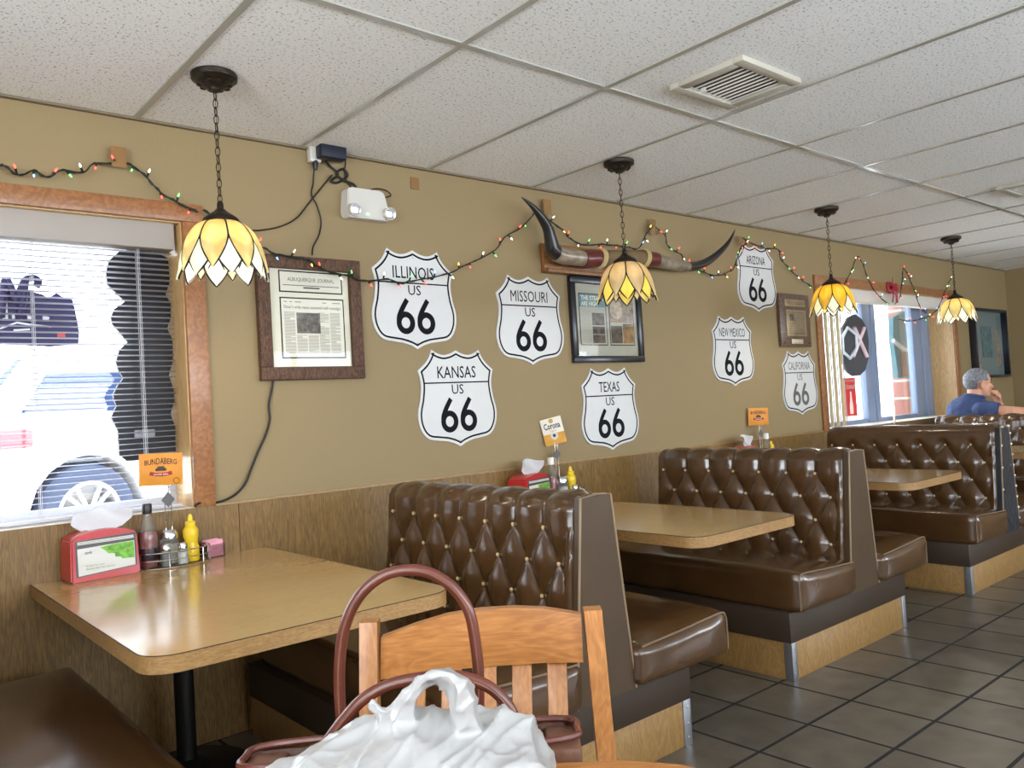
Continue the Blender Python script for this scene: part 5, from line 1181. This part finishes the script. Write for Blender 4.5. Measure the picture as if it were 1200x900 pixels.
# ------------------------------------------------------------------ the man in the far booth
def man():
    T = 7.55; Hc = dp(1146, 450, T); F = Vector((.74, -.67, 0)).normalized(); Lf = Vector((-F.y, F.x, 0)); S = 1.12
    t = thing('person', 'grey haired man in a navy shirt, fist at his mouth, behind the farthest bench', 'person', (Hc.x, Hc.y, 0))
    def G(f, l, z): return Hc+F*f*S+Lf*l*S+Vector((0, 0, z*S))      # head centred coordinates: forward, left, up
    R3 = Matrix((F, Lf, Vector((0, 0, 1)))).transposed()
    def ell(bm, c, r, tiltY=0, seg=20, rg=14):
        q = bmesh.ops.create_uvsphere(bm, u_segments=seg, v_segments=rg, radius=1)
        Rt = Matrix.Rotation(tiltY, 3, 'Y')
        for v in q['verts']: v.co = Hc+R3 @ ((Rt @ Vector((v.co.x*r[0], v.co.y*r[1], v.co.z*r[2])))+Vector(c))*S
    M_skin = mat('skin', c255(206, 150, 122), .5, var=.06); 
    bm = B()
    ell(bm, (0, 0, .035), (.098, .076, .088)); ell(bm, (.028, 0, -.035), (.068, .062, .082), .15); ell(bm, (.058, 0, -.088), (.030, .036, .024)); ell(bm, (.07, 0, .028), (.030, .055, .016))
    tube(bm, [G(.088, 0, .015), G(.104, 0, -.012), G(.115, 0, -.030), G(.096, 0, -.037)], [.009*S, .011*S, .016*S, .010*S], 10)
    for s in (-1, 1):
        ell(bm, (.064, s*.036, -.02), (.022, .018, .016)); ell(bm, (.086, s*.016, -.034), (.010, .008, .008)); ell(bm, (.075, s*.030, .006), (.012, .013, .009))
        ell(bm, (-.004, s*.080, -.018), (.022, .010, .036), -.25); ell(bm, (-.010, s*.088, .004), (.018, .007, .016))
    ell(bm, (.088, 0, -.056), (.012, .022, .006)); ell(bm, (.086, 0, -.068), (.012, .020, .007))
    tube(bm, [G(-.03, 0, -.04), G(-.035, 0, -.10), G(-.045, 0, -.16)], [.055*S, .054*S, .062*S], 16)
    # trunk under the shirt
    tube(bm, [G(-.05, 0, -.14), G(-.07, 0, -.22), G(-.08, 0, -.40), G(-.07, 0, -.62), G(-.05, 0, -.74)], [(.06*S, .07*S), (.15*S, .09*S), (.15*S, .10*S), (.14*S, .10*S), (.15*S, .10*S)], 20)
    # right arm along the bench back, left arm bent to the mouth
    rs, re, rw, rh = G(-.055, -.165, -.215), dp(1183, 483, T-.34), dp(1222, 484, T-.20), dp(1234, 481, T-.18)
    tube(bm, spline([rs, (rs+re)/2+Vector((0, 0, -.004)), re, (re+rw)/2+Vector((0, 0, .0)), rw], 4), [.062*S, .060*S, .058*S, .056*S, .054*S, .052*S, .050*S, .048*S, .047*S, .047*S, .046*S, .044*S, .042*S, .040*S, .036*S, .032*S, .029*S], 14)
    ls, le = G(-.055, .175, -.205), G(.21, .15, -.34); lh = G(.18, .02, -.10)
    tube(bm, spline([ls, (ls+le)/2, le, (le+lh)/2, G(.172, .03, -.165)], 4), [.058*S]*4+[.05*S]*4+[.045*S]*4+[.036*S]*4+[.028*S], 14)
    def hand(p, fd, sd, up, fist):
        """p wrist end, fd along the hand, sd towards the thumb, up the back of the hand"""
        q = [p+fd*a*S+sd*b*S+up*c*S for a, b, c in ((0, 0, 0), (.05, 0, .0), (.085, 0, 0))]
        tube(bm, q, [(.026*S, .022*S), (.036*S, .018*S), (.036*S, .014*S)], 12)
        for k, ln in enumerate((.9, 1.0, .95, .78)):
            b0 = p+fd*.082*S+sd*(.027-.018*k)*S
            if fist: c = [b0, b0+fd*.024*S*ln+up*.004*S, b0+fd*.028*S*ln-up*.026*S, b0+fd*.004*S-up*.034*S, b0-fd*.016*S-up*.024*S]
            else: c = [b0, b0+fd*.03*S*ln, b0+fd*.055*S*ln-up*.008*S, b0+fd*.075*S*ln-up*.02*S]
            tube(bm, c, [.0092*S, .009*S, .0085*S, .008*S, .0065*S][:len(c)], 8)
        b0 = p+fd*.03*S+sd*.03*S
        tube(bm, [b0, b0+fd*.025*S+sd*.016*S-up*.01*S, b0+fd*.05*S+sd*.008*S-up*.02*S, b0+fd*.066*S-up*.024*S], [.013*S, .0115*S, .010*S, .008*S], 8)
    hand(rw, (rh-rw).normalized(), Vector((0, 0, 1)), -Vector((F.y, -F.x, 0)), False)
    hand(G(.172, .028, -.160), Vector((0, 0, 1))*.9-F*.3-Lf*.15, -Lf, F, True)
    # legs, bent over the seat edge, feet on the floor
    for s in (-1, 1):
        hip, kn = Vector((Hc.x, Hc.y, .56))+Lf*s*.1*S-F*.03, Vector((Hc.x, Hc.y, .56))+F*.43+Lf*s*.12
        an = Vector((kn.x-F.x*.04, kn.y-F.y*.04, .10)); tube(bm, [hip, (hip+kn)/2, kn, (kn+an)/2, an], [.085, .078, .062, .055, .042], 14)
    bm = remesh(bm, .0075, 3); build(bm, 'body', M_skin, t, world=True, smooth=80)
    # hair
    bm = B(); ell(bm, (-.006, 0, .030), (.108, .086, .102), .12, 40, 30)
    kill = []
    for v in bm.verts:
        p = R3.transposed() @ (v.co-Hc)/S
        if p.x > .052+max(0, (p.z-.07))*1.6 and p.z < .112: kill.append(v)
        elif p.x > -.034 and p.z < .018: kill.append(v)
        elif p.z < -.062: kill.append(v)
    bmesh.ops.delete(bm, geom=kill, context='VERTS')
    for v in bm.verts: n = mnoise.noise(v.co*70)*.005+mnoise.noise(v.co*180)*.003; v.co += (v.co-Hc).normalized()*n
    bmesh.ops.solidify(bm, geom=bm.faces[:], thickness=.012); build(bm, 'hair', mat('grey_hair', c255(112, 114, 120), .6, var=.6, vscale=70), t, world=True, smooth=70)
    for s in (-1, 1):
        bm = B(); tube(bm, spline([G(.080, s*.052, .026), G(.092, s*.034, .033), G(.096, s*.014, .029)], 4), .0045*S, 6); build(bm, 'eyebrow', mat('dark_brow', c255(70, 64, 60), .8), t, world=True)
        bm = B(); ell(bm, (.079, s*.032, .010), (.010, .011, .0075), 0, 12, 8); build(bm, 'eye', mat('eye_dark', c255(60, 46, 40), .2), t, world=True)
    # shirt
    bm = B()
    tube(bm, [G(-.045, 0, -.092), G(-.05, 0, -.118), G(-.06, 0, -.152), G(-.07, 0, -.200), G(-.085, 0, -.30), G(-.085, 0, -.45), G(-.07, 0, -.66), G(-.055, 0, -.76)], [(.064*S, .066*S), (.095*S, .080*S), (.150*S, .098*S), (.190*S, .115*S), (.195*S, .130*S), (.180*S, .128*S), (.168*S, .124*S), (.165*S, .120*S)], 28)
    e2 = rs+(re-rs)*.62; tube(bm, [rs+Lf*.05, rs, (rs+e2)/2, e2], [.07*S, .076*S, .074*S, .074*S], 16)
    e3 = ls+(le-ls)*.62; tube(bm, [ls-Lf*.05, ls, (ls+e3)/2, e3], [.07*S, .074*S, .070*S, .068*S], 16)
    bm = remesh(bm, .010, 4)
    for v in bm.verts: v.co += v.normal*(mnoise.noise(v.co*11)*.010+mnoise.noise(v.co*26)*.005)
    build(bm, 'shirt', mat('navy_shirt', c255(52, 66, 104), .8, var=.12, vscale=30), t, world=True, smooth=80)
    bm = B(); tube(bm, [G(-.038, 0, -.098)+F*.070*S*cos(2*pi*k/20)+Lf*.072*S*sin(2*pi*k/20)+Vector((0, 0, -.018*cos(2*pi*k/20))) for k in range(20)], (.014), 8, closed=True); build(bm, 'collar', mat('navy_shirt', c255(52, 66, 104)), t, world=True)
    for s in (-1, 1):
        hip, kn = Vector((Hc.x, Hc.y, .56))+Lf*s*.1*S-F*.03, Vector((Hc.x, Hc.y, .56))+F*.43+Lf*s*.12
        an = Vector((kn.x-F.x*.04, kn.y-F.y*.04, .07)); bm = B(); tube(bm, [hip-F*.06, (hip+kn)/2, kn, kn-Vector((0, 0, .04)), (kn+an)/2, an], [.095, .088, .074, .07, .066, .062], 16); build(bm, 'trouser_leg', mat('dark_trousers', c255(50, 52, 60), .8), t, world=True)
        bm = B(); c = Vector((an.x, an.y, .042))+F*.06; q = bmesh.ops.create_uvsphere(bm, u_segments=16, v_segments=10, radius=1)
        for v in q['verts']: v.co = c+R3 @ Vector((v.co.x*.14, v.co.y*.05, max(v.co.z, -.8)*.052))
        build(bm, 'shoe', mat('black_shoe', c255(30, 28, 28), .4), t, world=True)
man()
